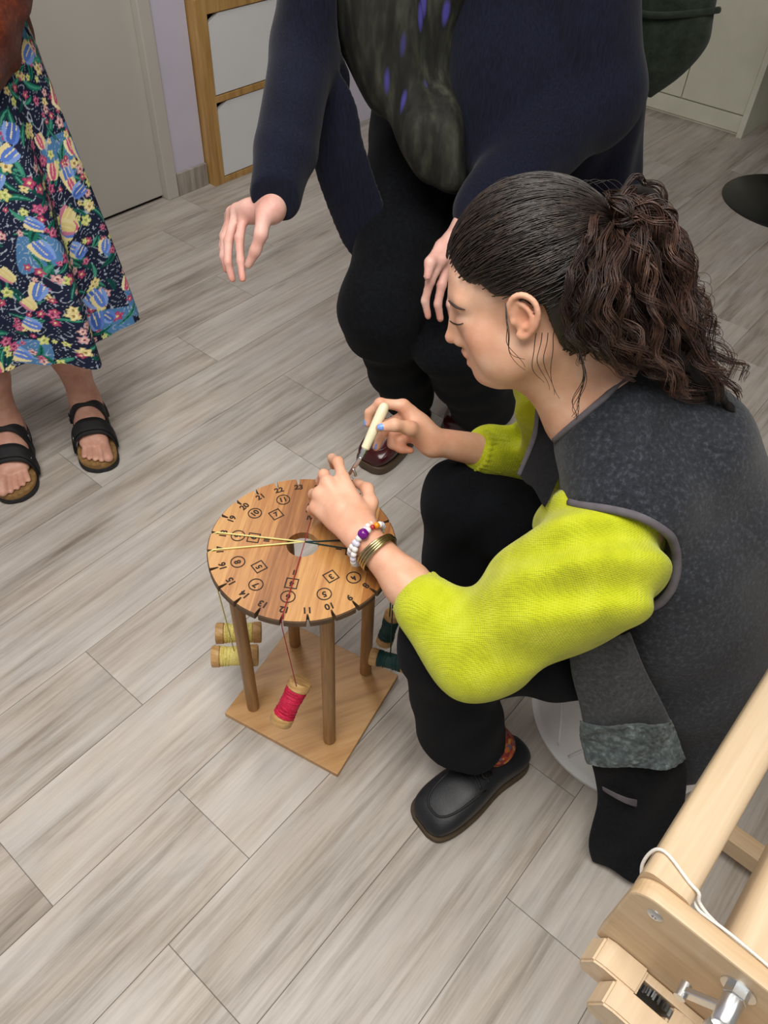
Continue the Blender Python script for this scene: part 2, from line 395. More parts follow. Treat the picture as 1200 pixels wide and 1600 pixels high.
def m_blouse():
    m = NT('blouse_print'); v = m.coord(scale=(34, 34, 9)); n1 = m.noise(v, 1.2, 3); vo = m.n('ShaderNodeTexVoronoi', i_Vector=v, i_Scale=1.0)
    c = m.ramp(n1, [(.35, '0c0d0a'), (.48, '1e1f18'), (.6, '33352b'), (.72, '45463c')], 'LINEAR')
    sp = m.ramp(vo.outputs['Distance'], [(.16, (1, 1, 1)), (.30, (0, 0, 0))]); pick = m.n('ShaderNodeSeparateColor'); m.set(pick.inputs[0], vo.outputs['Color'])
    c = m.mix(m.math('MULTIPLY', sp, m.ramp(pick.outputs[0], [(.45, (0, 0, 0)), (.5, (1, 1, 1))])), c, '4b459a'); m.p(Base_Color=c, Roughness=.8); MATS['blouse'] = m.m
m_blouse()
m_felt('rust_fleece', '43190b', '6e2f17', '94472a', 90, 1.)
m_felt('bag_green', '1a2019', '2c352b', '3a4438', 40, .2)
plain('shoe_black', '15171c', .46, noise=(30, .2), bump=(220, .12)); plain('crepe_sole', '4b3d2b', .85, noise=(60, .2), bump=(150, .4)); plain('seam_black', '0b0c0e', .6)
plain('oxblood', '3c1113', .18, noise=(12, .4)); plain('sole_brown', '4a3a28', .5, noise=(40, .2))
def m_sock():
    m = NT('sock_print'); v = m.coord(); vo = m.n('ShaderNodeTexVoronoi', i_Vector=v, i_Scale=120.); s = m.n('ShaderNodeSeparateColor'); m.set(s.inputs[0], vo.outputs['Color'])
    m.p(Base_Color=m.ramp(s.outputs[0], [(0, '8e2f22'), (.2, 'b5622c'), (.4, '7c2a2e'), (.55, 'c98a3a'), (.7, '6d5a6e'), (.85, 'a43c24')], 'CONSTANT'), Roughness=.9); m.bump(vo.outputs['Distance'], .4, .001); MATS['sock'] = m.m
m_sock()
plain('white_plastic', 'ececea', .3, noise=(14, .03))
wood('loom_wood', 'cbb08e', 'd6bd9c', 'dfc9aa', grain=(0, 0, -math.radians(51)), scale=.55, rough=.4)
wood('loom_side', 'bfa27e', 'cfb18b', 'dcc4a2', grain=(0, 0, math.radians(39)), scale=.55, rough=.4)
plain('steel', 'd6d9db', .32, 1.); plain('steel_dark', '6b6e70', .35, 1.); plain('brass', 'b9ad84', .25, 1.)
plain('cord_white', 'e6e2da', .85, bump=(500, .4)); plain('handle_cream', 'e9e2c0', .35, noise=(200, .03))
plain('thread_red', 'c3123f', .6, noise=(300, .3), bump=(600, .5)); plain('thread_yellow', 'e2d27a', .6, noise=(300, .2), bump=(600, .5)); plain('thread_green', '0c3a36', .6, noise=(300, .3), bump=(600, .5))
plain('thread_pale', 'e3d98e', .7); plain('thread_crimson', '9c2030', .7); plain('thread_teal', '14302c', .7)
wood('spool_wood', '9b7442', 'bb925a', 'd0ab74', grain=(0, 0, .3), scale=2.)
plain('bead_white', 'e4e2e0', .2); plain('bead_clear', 'd2d0e2', .1); plain('bead_purple', '6d117d', .08); plain('bead_orange', 'e0901c', .25); plain('bead_red', 'a8282a', .3); plain('amber', 'b06a14', .15)
plain('sandal_black', '111214', .75, noise=(40, .2)); plain('cork', '8b6a3c', .8, noise=(120, .3), bump=(200, .4)); plain('sole_black', '1d1d1f', .7)

# ------------------------------------------------------------------ room
floor = tag(bmobj('floor', box(room(-1.5, -2.6, -.03), DL*7.5, DS*5.6, DZ*.028), 'floor_joint'), kind='structure')
PW, PL = .187, 1.11
anchor = {0: .258, -2: .323, 1: .082, 3: .499, 2: .728, -4: 1.269, -7: 1.504, -9: 1.58, -5: .636, -10: 1.80, -3: 1.05}
pm = {}
def plank_mesh(L):
    key = round(L, 2)
    if key not in pm:
        bm = box((0, 0, 0), (L-.0010, 0, 0), (0, PW-.0010, 0), (0, 0, .0022)); me = bpy.data.meshes.new('plank'); 
        top = [e for e in bm.edges if all(v.co.z > .001 for v in e.verts)]
        bmesh.ops.bevel(bm, geom=top, offset=.0005, segments=1, affect='EDGES'); bm.to_mesh(me); bm.free(); me.materials.append(MATS['plank']); pm[key] = me
    return pm[key]
rp = random.Random(3)
for r in range(-11, 14):
    s0 = -.636+PW*r; off = anchor.get(r, rp.random()*PL) % PL
    l = off-3*PL
    while l < 5.6:
        a, b = max(l, -1.2), min(l+PL, 5.6)
        mid = room((a+b)/2, s0+PW/2)
        if b-a > .02 and mid[1] > -1.0 and abs(mid[0]) < 1.6+.7*max(mid[1], 0):
            o = bpy.data.objects.new('plank', plank_mesh(b-a)); COL.objects.link(o); o.parent = floor
            p = room(a, s0+PW, -.0022)
            o.matrix_world = Matrix.Translation(Vector(p)) @ Matrix.Rotation(math.pi/2-YAW, 4, 'Z')
        l += PL
# wall with door on the far left, s = -2.5
def rbox(name, l0, l1, s0, s1, z0, z1, mat, parent=None, bev=0.):
    return bmobj(name, box(room(l0, s0, z0), DL*(l1-l0), DS*(s1-s0), DZ*(z1-z0), bev), mat, parent)
SW = -2.50
def st(o): return tag(o, kind='structure')
st(rbox('wall_left', 1.80, 1.95, SW-.5, SW, 0, 2.6, 'wall_lilac'))
st(rbox('wall_left', -1.5, .79, SW-.12, SW, 0, 2.6, 'wall_lilac'))
st(rbox('wall_left', .79, 1.80, SW-.12, SW, 2.1, 2.6, 'wall_lilac'))
st(rbox('wall_left', 1.95, 2.70, SW-.5, SW-.40, 0, 2.6, 'wall_lilac'))
st(rbox('wall_left', 2.70, 5.6, SW-.5, SW, 0, 2.6, 'wall_lilac'))
st(rbox('baseboard_left', 1.803, 1.95, SW, SW+.012, 0, .085, 'plank', None, .002))
dr = st(rbox('door_1', .86, 1.748, SW-.06, SW-.02, .012, 2.06, 'door_grey', None, .003))
st(rbox('door_gap_shade', .86, 1.748, SW-.10, SW-.03, -.002, .003, 'gap_shade'))  # flat near-black strip: painted shade of the gap under the door
st(rbox('trim_1', 1.748, 1.80, SW-.13, SW+.012, 0, 2.1, 'jamb_grey', None, .004))
st(rbox('trim_2', .79, .86, SW-.13, SW+.012, 0, 2.1, 'jamb_grey', None, .004))
st(rbox('trim_3', .86, 1.748, SW-.13, SW+.012, 2.06, 2.1, 'jamb_grey', None, .004))
st(rbox('wall_far', 5.6, 5.72, -2.7, 3.2, 0, 2.6, 'wall_dim'))
st(rbox('ceiling', -1.5, 5.72, -2.7, 3.12, 2.6, 2.7, 'ceiling_white'))
# oak cube cabinet with white fronts, standing in the recess
FS = SW+.045
cab = thing('cube_cabinet', 'light oak cube cabinet with stacked white fronts beside the lilac wall', 'cabinet', room(2.3, SW-.1))
rbox('side_panel', 1.956, 2.006, SW-.36, FS, 0, .64, 'cabinet_wood', cab, .0015)
rbox('side_panel', 2.64, 2.69, SW-.36, FS, 0, .64, 'cabinet_wood', cab, .0015)
rbox('divider', 2.352, 2.372, SW-.36, FS, .02, .60, 'cabinet_wood', cab, .001)
rbox('top_panel', 2.006, 2.64, SW-.36, FS, .590, .64, 'cabinet_wood', cab, .0015)
rbox('shelf', 2.006, 2.64, SW-.36, FS, .300, .322, 'cabinet_wood', cab, .001)
rbox('bottom_panel', 2.006, 2.64, SW-.36, FS, .0, .022, 'cabinet_wood', cab, .001)
rbox('back_panel', 2.006, 2.64, SW-.358, SW-.35, .022, .59, 'gap_shade', cab)  # back coloured near-black, shade behind the finger holes painted in
for la, lb in ((2.010, 2.348), (2.376, 2.636)):
    for za, zb in ((.026, .296), (.326, .586)):
        # front with its upper corner cut away as finger hole
        pts = [(la, za), (lb, za), (lb, zb), (la+.05, zb), (la, zb-.026)]; V = []; F = [[0, 1, 2, 3, 4], [9, 8, 7, 6, 5]]
        for s_ in (FS-.004, FS-.02): V += [room(a, s_, b) for a, b in pts]
        for i in range(5): F.append([i, i+5, (i+1) % 5+5, (i+1) % 5])
        mesh('front', V, F, 'white_panel', cab)
# tall white cupboard at the far end
cup = thing('cupboard', 'old off-white panelled cupboard standing at the far end of the room', 'cupboard', room(4.3, -1.75))
rbox('body', 4.062, 4.5, -2.45, -1.145, 0, 1.9, 'old_white', cup, .002)
rbox('plinth', 4.052, 4.062, -2.45, -1.145, .012, .086, 'old_white', cup, .002)
rbox('door', 4.048, 4.062, -1.462, -1.150, .092, 1.88, 'old_white', cup, .003)
rbox('door', 4.048, 4.062, -2.44, -1.466, .092, 1.88, 'old_white', cup, .003)
rbox('side_panel', 4.03, 4.5, -1.145, -1.118, 0, 1.9, 'old_white', cup, .002)
# round black foot of a pedestal
pb = np.array([1.60, 3.20, 0.])
ped = thing('pedestal_table', 'flat round black metal pedestal foot on the plank floor', 'pedestal', pb)
lathe('foot_plate', [(.275, 0), (.275, .004), (.27, .008), (.05, .014), (.03, .02)], pb, (0, 0, 1), 'black_metal', ped, 64)
lathe('column', [(.03, .012), (.03, .70)], pb, (0, 0, 1), 'black_metal', ped, 24)
lathe('table_top', [(.30, .70), (.31, .71), (.31, .725), (.30, .73)], pb, (0, 0, 1), 'black_metal', ped, 48)

# ------------------------------------------------------------------ braiding stand
DC = A3(-.126, .805, 0); DZ0, DT, DR = .446, .014, .150
A12 = math.radians(-95.5)
def slot_ang(n, step=15, ref=12): return A12-math.radians(step)*(n-ref)
def dpos(r, a, z): return A3(DC[0]+r*math.cos(a), DC[1]+r*math.sin(a), z)
stand = thing('braiding_stand', 'round wooden braiding stand with notched numbered top and square base', 'stand', DC)
def make_disk():
    out = []
    for n in range(24):
        a = slot_ang(n+.0, 15, 12); w = .0030/DR; g = math.radians(15)
        out += [(a+w, DR), (a+w*.45, DR-.0125), (a-w*.45, DR-.0125), (a-w, DR)]
        for f in (.25, .5, .75): out.append((a-w-(g-2*w)*f, DR))
    N = len(out); V = []; F = []
    ri = .0255; rows = [(ri, DZ0, 0), (ri, DZ0+DT, 0), (None, DZ0+DT, -.0018), (None, DZ0+DT-.0022, 0), (None, DZ0+.0022, 0), (None, DZ0, -.0018)]
    for r, z, d in rows:
        for a, R in out: V.append(dpos(R+d if r is None else r, a, z))
    for i in range(len(rows)):
        for k in range(N):
            j = (i+1) % len(rows); F.append((i*N+k, i*N+(k+1) % N, j*N+(k+1) % N, j*N+k))
    o = mesh('disk', V, F, 'disk_wood', stand); o.data.materials.append(MATS['edge_burn'])
    bm = bmesh.new(); bm.from_mesh(o.data); bmesh.ops.recalc_face_normals(bm, faces=bm.faces)
    for f in bm.faces:
        c = f.calc_center_median(); rr = math.hypot(c.x-DC[0], c.y-DC[1])
        if abs(f.normal.z) < .9 and (rr > .1): f.material_index = 1
    bm.to_mesh(o.data); bm.free(); return o
disk = make_disk()
def text_mesh(t, size):
    c = bpy.data.curves.new('t', 'FONT'); c.body = t; c.size = size; c.align_x = 'CENTER'; c.align_y = 'CENTER'; c.extrude = .0002; c.bevel_depth = .00050; c.bevel_resolution = 0
    o = bpy.data.objects.new('t', c); COL.objects.link(o); dg = bpy.context.evaluated_depsgraph_get(); me = bpy.data.meshes.new_from_object(o.evaluated_get(dg))
    bpy.data.objects.remove(o); bpy.data.curves.remove(c); me.materials.clear(); me.materials.append(MATS['burnt_mark']); return me
def put_mark(name, me, r, a, spin=0.):
    o = bpy.data.objects.new(name, me); COL.objects.link(o); o.parent = disk
    o.matrix_world = Matrix.Translation(Vector(dpos(r, a, DZ0+DT+.0002))) @ Matrix.Rotation(a-math.pi/2+spin, 4, 'Z'); return o
def frame_mesh(pts_out, pts_in):
    n = len(pts_out); V = [(x, y, z) for z in (0, .0005) for x, y in pts_out+pts_in]; F = []
    for k in range(n):
        j = (k+1) % n; F += [(2*n+k, 2*n+j, 3*n+j, 3*n+k), (k, 2*n+k, 2*n+j, j)[::-1], (n+k, 3*n+k, 3*n+j, n+j)]
    me = bpy.data.meshes.new('m'); me.from_pydata(V, [], F); me.materials.append(MATS['burnt_mark']); return me
ringm = frame_mesh([(.0116*math.cos(k*.2618), .0116*math.sin(k*.2618)) for k in range(24)], [(.0099*math.cos(k*.2618), .0099*math.sin(k*.2618)) for k in range(24)])
sqm = frame_mesh([(-.0098, -.0098), (.0098, -.0098), (.0098, .0098), (-.0098, .0098)], [(-.0081, -.0081), (.0081, -.0081), (.0081, .0081), (-.0081, .0081)])
lab = {}
for n in range(1, 25): put_mark('rim_number', text_mesh(str(n), .0150), .1285, slot_ang(n))
for n in range(1, 13):
    a = slot_ang(n, 30, 6); put_mark('ring_mark', ringm, .105, a); put_mark('ring_number', text_mesh(str(n), .0140), .105, a)
for n in range(1, 9):
    a = slot_ang(n, 45, 4); put_mark('square_mark', sqm, .0795, a); put_mark('square_number', text_mesh(str(n), .0132), .0795, a)
for n, t in ((1, 'I'), (2, 'II'), (3, 'III'), (4, 'IV')): put_mark('roman_numeral', text_mesh(t, .0125), .0575, slot_ang(n, 90, 2))
# base board and legs
B = [W(347, 1123), W(533, 1205), W(612, 1065), W(467, 978)]
ax = nrm((B[1]-B[0])+(B[2]-B[3])); ay = A3(-ax[1], ax[0], 0); bc = (B[0]+B[1]+B[2]+B[3])/4
bmobj('base', box(bc-ax*.128-ay*.122, ax*.256, ay*.244, DZ*.012, .0015), 'base_wood', stand)
for px in ((396, 1105), (515, 1156), (571, 1050), (461, 1006)):
    p = W(*px, .012); lathe('leg', [(.0105, 0), (.0118, .004), (.0118, DZ0-.012)], p, (0, 0, 1), 'leg_wood', stand, 24)
# spools
def spool(c, axis, wind, thr, label, strands, r=.0195, L=.084):
    c = np.asarray(c, float); axis = nrm(axis); t = thing('thread_spool', label, 'spool', c, 'thread spools hanging from the braiding stand')
    fl = L*.19; h = L/2
    lathe('core', [(r*.93, -h), (r, -h+.002), (r, -h+fl-.002), (r*.9, -h+fl), (r*.55, -h+fl+.001), (r*.55, h-fl-.001), (r*.9, h-fl), (r, h-fl+.002), (r, h-.002), (r*.93, h)], c, axis, 'spool_wood', t, 28)
    # wound thread: a real helix over a filled body
    q = []; n = 520; u, v, d = frame(axis); hw = h-fl-.001
    for i in range(n):
        f = i/(n-1); a = i*.55; z = math.sin(f*math.pi*9.5)*hw; rr = r*.86+.0012*math.sin(f*57)
        q.append(c+d*z+(u*math.cos(a)+v*math.sin(a))*rr)
    V, F = lathe_vf([(r*.6, -hw), (r*.86, -hw+.001), (r*.88, 0), (r*.86, hw-.001), (r*.6, hw)], c, axis, 28); V2, F2 = tube_vf(q, .0011, 5, False, len(V)); mesh('winding', V+V2, list(F)+F2, wind, t, True)
    for p in strands: tube('thread', p, .0008 if thr == 'thread_crimson' else .0013, thr, t, 6)
    return t
ctr = A3(DC[0]+.003, DC[1]+.004, DZ0+DT+.002)
def over(n, end, z, inner=None, dx=0.):
    """thread: hanging point -> notch n -> across the disk top to the centre"""
    a = slot_ang(n); e = dpos(DR-.011, a, DZ0+DT+.0015); lo = dpos(DR-.003, a, DZ0+DT-.004); dn = dpos(DR-.002, a, DZ0-.004)
    end = np.asarray(end, float); inner = ctr if inner is None else inner
    mid = np.linspace(dn, end, 6)[1:]
    return np.concatenate([[inner], np.linspace(inner, e, 5)[1:], [lo, dn], mid])
ns = [dpos(DR, slot_ang(n), 0) for n in range(25)]
rc = W(456, 1098, .255)
rc = A3(ns[12][0]+.004, ns[12][1]-.005, .238); rax = nrm(.9*UP+.45*RT-.2*FW)
spool(rc, rax, 'thread_red', 'thread_crimson', 'wooden spool of crimson red thread hanging over the front of the stand base', [np.concatenate([[W(492, 790, .475)], over(12, rc+rax*.03-FW*.015, 0)])])
yx = nrm(A3(1, .12, -.02))
for n, z, lb in ((17, .145, 'wooden spool of pale yellow thread hanging beside the stand, nearer the base corner'), (18, .148, 'wooden spool of pale yellow thread hanging behind the other yellow one')):
    c = A3(ns[n][0]+.010, ns[n][1]+(.016 if n == 17 else .027), z-.008)
    spool(c, yx, 'thread_yellow', 'thread_pale', lb, [over(n, c+A3(0, 0, .014), 0)], .0205, .086)
for n, z, lb, axg in ((6, .19, 'wooden spool of dark green thread hanging beside the seated woman\'s knee, the lower one', (1, -.25, 0.05)), (5, .20, 'wooden spool of dark green thread hanging behind the other green one', (.2, .3, 1.))):
    c = A3(ns[n][0]+(.004 if n == 6 else .0), ns[n][1]+(-.006 if n == 6 else .02), z-.02)
    spool(c, axg, 'thread_green', 'thread_teal', lb, [over(n, c+A3(0, 0, .016), 0)], .0165, .075)

# ------------------------------------------------------------------ latch hook
TE, TN = W(603, 630, .640), W(570, 702, .585); td = nrm(TN-TE); TL = np.linalg.norm(TN-TE)
hook = thing('latch_hook', 'cream handled latch hook with shiny steel shank held over the stand', 'tool', TN)
lathe('handle', [(.002, 0), (.0055, .0015), (.0078, .006), (.0086, .016), (.0082, TL*.5), (.0072, TL*.8), (.0068, TL-.002), (.005, TL)], TE, td, 'handle_cream', hook, 24)
tip = W(541, 748, .535)
lathe('ferrule', [(.0052, 0), (.0052, .006), (.0042, .008), (.0042, .013), (.0036, .015)], TN-td*.001, td, 'steel', hook, 20)
k1 = TN+td*.013; hd = nrm(tip-k1); HL = np.linalg.norm(tip-k1)
pp = [k1+hd*f*HL for f in (0, .25, .5, .75, .92)]; sd = nrm(np.cross(hd, FW))
pp += [k1+hd*HL+sd*.001, k1+hd*(HL+.003)+sd*.005, k1+hd*(HL-.001)+sd*.0085, k1+hd*(HL-.007)+sd*.008]
tube('shank', catmull(pp, 36), np.concatenate([np.linspace(.0036, .0030, 20), np.linspace(.003, .0018, 16)]), 'steel', hook, 10)
tube('latch', catmull([k1+hd*HL*.55-FW*.003, k1+hd*HL*.62+sd*.006-FW*.003, k1+hd*HL*.7+sd*.010-FW*.002], 8), .0022, 'steel', hook, 8)

# ------------------------------------------------------------------ white stool
SC = A3(.505, .80, 0)
stool = thing('step_stool', 'round white moulded plastic stool under the seated woman', 'stool', SC)
lathe('shell', [(.176, 0), (.184, .004), (.186, .014), (.178, .022), (.176, .03), (.166, .10), (.160, .145), (.1605, .155), (.155, .165), (.150, .20), (.145, .215), (.13, .225), (.06, .228), (.002, .228)], SC, (0, 0, 1), 'white_plastic', stool, 72)
for k in range(8):
    a0 = k*math.pi/4+.25; q = []
    for i in range(25):
        f = i/24; a = a0+(f-.5)*.62; z = .035+.095*math.sin(math.pi*f); r = .178-z*.115
        q.append(SC+A3(r*math.cos(a), r*math.sin(a), z))
    tube('arch_rib', q, .0035, 'white_plastic', stool, 8)

# ------------------------------------------------------------------ loom
LU, LV = A3(.779, -.627, 0), A3(.627, .779, 0); LA = A3(.289, .253, .60)
def LP(u, v, w): return LA+LU*u+LV*v+DZ*w
def lbox(name, u0, u1, v0, v1, w0, w1, mat, par, bev=.002):
    return bmobj(name, box(LP(u0, v0, w0), LU*(u1-u0), LV*(v1-v0), DZ*(w1-w0), bev), mat, par)
loom = thing('loom', 'pale beech table loom corner with rounded beam and steel ratchet crank', 'loom', LP(.3, .4, -.6))
# side board with rounded upper corner
def side_board():
    prof = []; u0 = -.026
    for i in range(9):
        a = math.pi/2+math.pi/2*i/8; prof.append((u0+.026+.026*math.cos(a), -.026+.026*math.sin(a)))
    prof = prof+[(u0-.0, -.165), (u0+.02, -.17), (.75, -.17), (.75, 0)]; n = len(prof); V = []; F = [list(range(n)), list(range(2*n-1, n-1, -1))]
    for v in (0, .020):
        for u, w in prof: V.append(LP(u, v, w))
    for i in range(n): F.append([i, i+n, (i+1) % n+n, (i+1) % n])
    o = mesh('side_board', V, F, 'loom_side', loom); md = o.modifiers.new('bevel', 'BEVEL'); md.width = .0025; md.segments = 2; md.limit_method = 'ANGLE'
side_board()
def side_board_far():
    lbox('side_board', -.026, .75, .78, .80, -.155, 0, 'loom_side', loom)
side_board_far()
def round_beam(name, u0, u1, w0, w1, v0, v1, r, mat):
    cu, cw, a, b = (u0+u1)/2, (w0+w1)/2, (u1-u0)/2, (w1-w0)/2; sec = []
    for cx, cy, s in ((1, 1, 0), (-1, 1, 1), (-1, -1, 2), (1, -1, 3)):
        for i in range(6):
            t = math.pi/2*(s+i/5); sec.append((cu+cx*(a-r)+r*math.cos(t), cw+cy*(b-r)+r*math.sin(t)))
    n = len(sec); V = [LP(u, v, w) for v in (v0, v1) for u, w in sec]; F = [list(range(n)), list(range(2*n-1, n-1, -1))]+[[i, (i+1) % n, (i+1) % n+n, i+n] for i in range(n)]
    o = mesh(name, V, F, mat, loom, True); sharp(o, 50); return o
round_beam('front_beam', -.026, .025, -.050, .004, .020, .78, .012, 'loom_wood')
round_beam('cloth_beam', .066, .150, -.085, -.012, .020, .78, .020, 'loom_wood')
lbox('lower_rail', .0, .62, .425, .458, -.572, -.528, 'loom_side', loom)
for v in (-.02, .76):
    lbox('leg', .25, .30, v, v+.04, -.60, -.155, 'loom_side', loom)
    lbox('leg', .66, .71, v, v+.04, -.60, -.155, 'loom_side', loom)
# ratchet rail in front of the side board: two bars with a slot between
def bar(name, u0, u1, v0, v1, w0, w1):
    V = [LP(u, v, w) for v in (v0, v1) for u, w in ((u0, w0), (u0-.004, w0+.018), (u0+.006, w1-.004), (u0+.018, w1), (u1, w1), (u1, w0))]
    n = 6; F = [list(range(n)), list(range(2*n-1, n-1, -1))]+[[i, (i+1) % n, (i+1) % n+n, i+n] for i in range(n)]
    bm = bmesh.new(); vs = [bm.verts.new(p) for p in V]
    for f in F: bm.faces.new([vs[i] for i in f])
    bmesh.ops.recalc_face_normals(bm, faces=bm.faces); bmesh.ops.bevel(bm, geom=list(bm.edges), offset=.0025, segments=2, affect='EDGES'); return bmobj(name, bm, 'loom_wood', loom)
bar('rail', -.022, .036, -.033, -.001, -.190, -.140)
bar('rail', .066, .56, -.033, -.012, -.190, -.143)
bar('rail', .006, .56, -.064, -.034, -.190, -.134)
lbox('rail_back', .030, .56, -.011, -.001, -.190, -.148, 'loom_wood', loom)
# gear
def gear(c, ax, R, n, th):
    u, v, d = frame(ax); V = []; F = []; out = []
    for i in range(n):
        for f, r in ((0, R*.86), (.35, R), (.55, R), (.62, R*.86)): out.append((2*math.pi*(i+f)/n, r))
    N = len(out)
    for h in (-th/2, th/2):
        for a, r in out: V.append(c+d*h+(u*math.cos(a)+v*math.sin(a))*r)
    F = [list(range(N))[::-1], list(range(N, 2*N))]+[[i, (i+1) % N, (i+1) % N+N, i+N] for i in range(N)]
    return mesh('ratchet_gear', V, F, 'steel_dark', loom)
gear(LP(.052, -.022, -.158), LV, .026, 24, .008)
# crank
def crank():
    a = LP(.062, -.022, -.076); b = LP(.096, -.022, -.040); e = nrm(b-a)
    bmobj('crank_arm', box(a-DZ*.009-LV*.003, b-a, LV*.006, DZ*.019, .001), 'steel', loom)
    lathe('bolt', [(.016, -.002), (.016, .001), (.0115, .0012), (.0115, .010), (.009, .012), (.009, .022), (.008, .034)], LP(.096, 0, -.036), -LV, 'steel', loom, 6, False)
    lathe('washer', [(.017, 0), (.017, .002)], LP(.096, 0, -.036), -LV, 'steel', loom, 28)
    lathe('bolt_sleeve', [(.0105, .012), (.0105, .038), (.009, .040)], LP(.096, 0, -.036), -LV, 'steel', loom, 24)
    lathe('crank_knob', [(.002, 0), (.009, .003), (.011, .010), (.009, .017), (.005, .019), (.005, .03)], LP(.096, -.036, -.044), nrm(-LV*.5-DZ), 'steel', loom, 24)
    lathe('pivot', [(.006, -.004), (.006, .012)], LP(.062, -.018, -.074), -LV, 'steel', loom, 20)
crank()
lathe('screw', [(.0085, -.001), (.0085, .0008), (.006, .0022), (.0028, .0026), (.0026, .001)], LP(.004, 0, -.025), -LV, 'steel', loom, 28)
# white cord looped round the beam
def cord():
    q = [LP(-.018, .030, -.052), LP(-.029, .038, -.03), LP(-.028, .046, -.004), LP(-.016, .046, .0062), LP(.012, .036, .0062), LP(.024, .034, .004), LP(.030, .030, -.004), LP(.05, .026, -.008), LP(.10, .022, -.006), LP(.2, .02, -.004), LP(.35, .02, -.004)]
    tube('cord', catmull(q, 70), .0019, 'cord_white', loom, 8)
    q = [LP(.026, .032, -.012), LP(.034, .024, -.006), LP(.06, .021, .002), LP(.10, .019, .0025), LP(.16, .012, .0025), LP(.35, .010, .0025)]
    tube('cord', catmull(q, 50), .0017, 'cord_white', loom, 8)
cord()

# ------------------------------------------------------------------ figure helpers
def euler(a, b, c):
    a, b, c = map(math.radians, (a, b, c))
    Rz = np.array([[math.cos(a), -math.sin(a), 0], [math.sin(a), math.cos(a), 0], [0, 0, 1]]); Ry = np.array([[math.cos(b), 0, math.sin(b)], [0, 1, 0], [-math.sin(b), 0, math.cos(b)]])
    Rx = np.array([[1, 0, 0], [0, math.cos(c), -math.sin(c)], [0, math.sin(c), math.cos(c)]]); return Rz@Ry@Rx
def head_sdf(F, T, M, s):
    """head in its own frame: x ahead, y to the left ear, z up, origin between the ears"""
    e = lambda c, r, k=.01, op='add', R=None: F.ell(T(c), np.array(r)*s, M if R is None else M@R, k*s, op)
    c = lambda a, b, ra, rb, k=.01, op='add': F.cone(T(a), T(b), ra*s, rb*s, k*s, op)
    e((-.010, 0, .042), (.094, .073, .084))
    e((.036, 0, -.028), (.056, .056, .072), .03)
    e((.055, 0, .040), (.038, .056, .045), .02)
    for y in (1, -1):
        c((.002, .049*y, -.050), (.062, .020*y, -.085), .019, .014, .03)
        e((.061, .037*y, -.012), (.024, .020, .024), .02)
        e((.045, .043*y, -.045), (.03, .016, .03), .025)
        c((.0865, .012*y, .030), (.074, .046*y, .031), .009, .009, .016)
    c((.093, 0, .022), (.1105, 0, -.020), .0062, .0075, .010)
    c((.084, 0, .020), (.0955, 0, -.022), .010, .0125, .010)
    e((.1125, 0, -.0245), (.0092, .0086, .0080), .007)
    for y in (1, -1):
        e((.0995, .0115*y, -.029), (.0088, .0068, .0070), .007)
        e((.1035, .0065*y, -.0345), (.0035, .003, .003), .003, 'sub')
    e((.077, 0, -.056), (.019, .027, .026), .018)
    e((.0775, 0, -.083), (.0160, .020, .015), .02)
    for y in (1, -1):
        e((.0955, .0340*y, .0110), (.0105, .0170, .0085), .016, 'sub')
        e((.0785, .0335*y, .0060), (.0140, .0165, .0115), .008)
        c((.0893, .024*y, .0015), (.0822, .0435*y, .002), .0015, .0012, .002)
        c((.0975, .0135*y, -.0495), (.1010, .003*y, -.0465), .0034, .0042, .005)
    c((.0955, .011, -.0615), (.0955, -.011, -.0615), .0048, .0048, .006)
    c((.1025, .019, -.0556), (.1045, 0, -.0545), .0016, .0018, .003, 'sub'); c((.1025, -.019, -.0556), (.1045, 0, -.0545), .0016, .0018, .003, 'sub')
    for y in (1, -1):
        p = lambda a, b, d: (a+.006, b*y, d*.84+.003)
        e(p(-.007, .0735, .002), (.0165, .0055, .029), .006, 'add', euler(12*y, 0, -8*y))
        hel = [p(.008, .0765, .006), p(.007, .0800, .022), p(-.002, .0835, .0335), p(-.014, .0855, .0330), p(-.0235, .0865, .021), p(-.0250, .0860, .004), p(-.0195, .0835, -.012), p(-.010, .0795, -.024), p(-.001, .0765, -.0295), p(.0055, .0745, -.025)]
        hel = catmull(hel, 24)
        e(p(-.006, .0840, -.001), (.0088, .0075, .0125), .004, 'sub')
        e(p(-.010, .0850, .018), (.0080, .0040, .0090), .003, 'sub')
        for i in range(23): c(hel[i], hel[i+1], .0036, .0036, .002)
        ant = catmull([p(-.004, .0800, .024), p(-.0125, .0822, .014), p(-.0160, .0825, .001), p(-.0125, .0812, -.011), p(-.004, .0790, -.0165)], 12)
        for i in range(11): c(ant[i], ant[i+1], .0026, .0026, .003)
        e(p(.0075, .0775, -.003), (.0042, .0035, .0055), .003); e(p(.0005, .0765, -.0255), (.0070, .0035, .0065), .004)
def skin_tint(o, T, M, s, pts=()):
    """lips, cheeks, ears and knuckles carry their own redder colour"""
    V = coords(o); L = (V-T((0, 0, 0)))@M/s; c = np.ones((len(V), 3))
    def blob(P_, cen, rad, col):
        d = np.linalg.norm((P_-np.array(cen))/np.array(rad), axis=1); w = np.clip(1.3-d, 0, 1)[:, None]; c[:] = c*(1-w)+c*np.array(col)*w
    for y in (1, -1):
        blob(L, (.097, .008*y, -.0545), (.012, .013, .0095), (.86, .60, .58)); blob(L, (.066, .045*y, -.022), (.03, .03, .026), (1., .88, .84))
        blob(L, (-.008, .080*y, .002), (.03, .014, .036), (1., .83, .78)); blob(L, (.083, .034*y, .004), (.014, .018, .011), (.90, .80, .78))
    blob(L, (.113, 0, -.024), (.014, .014, .012), (1., .86, .82))
    for p, r, col in pts: blob(V, p, (r,)*3, col)
    color_attr(o, c)
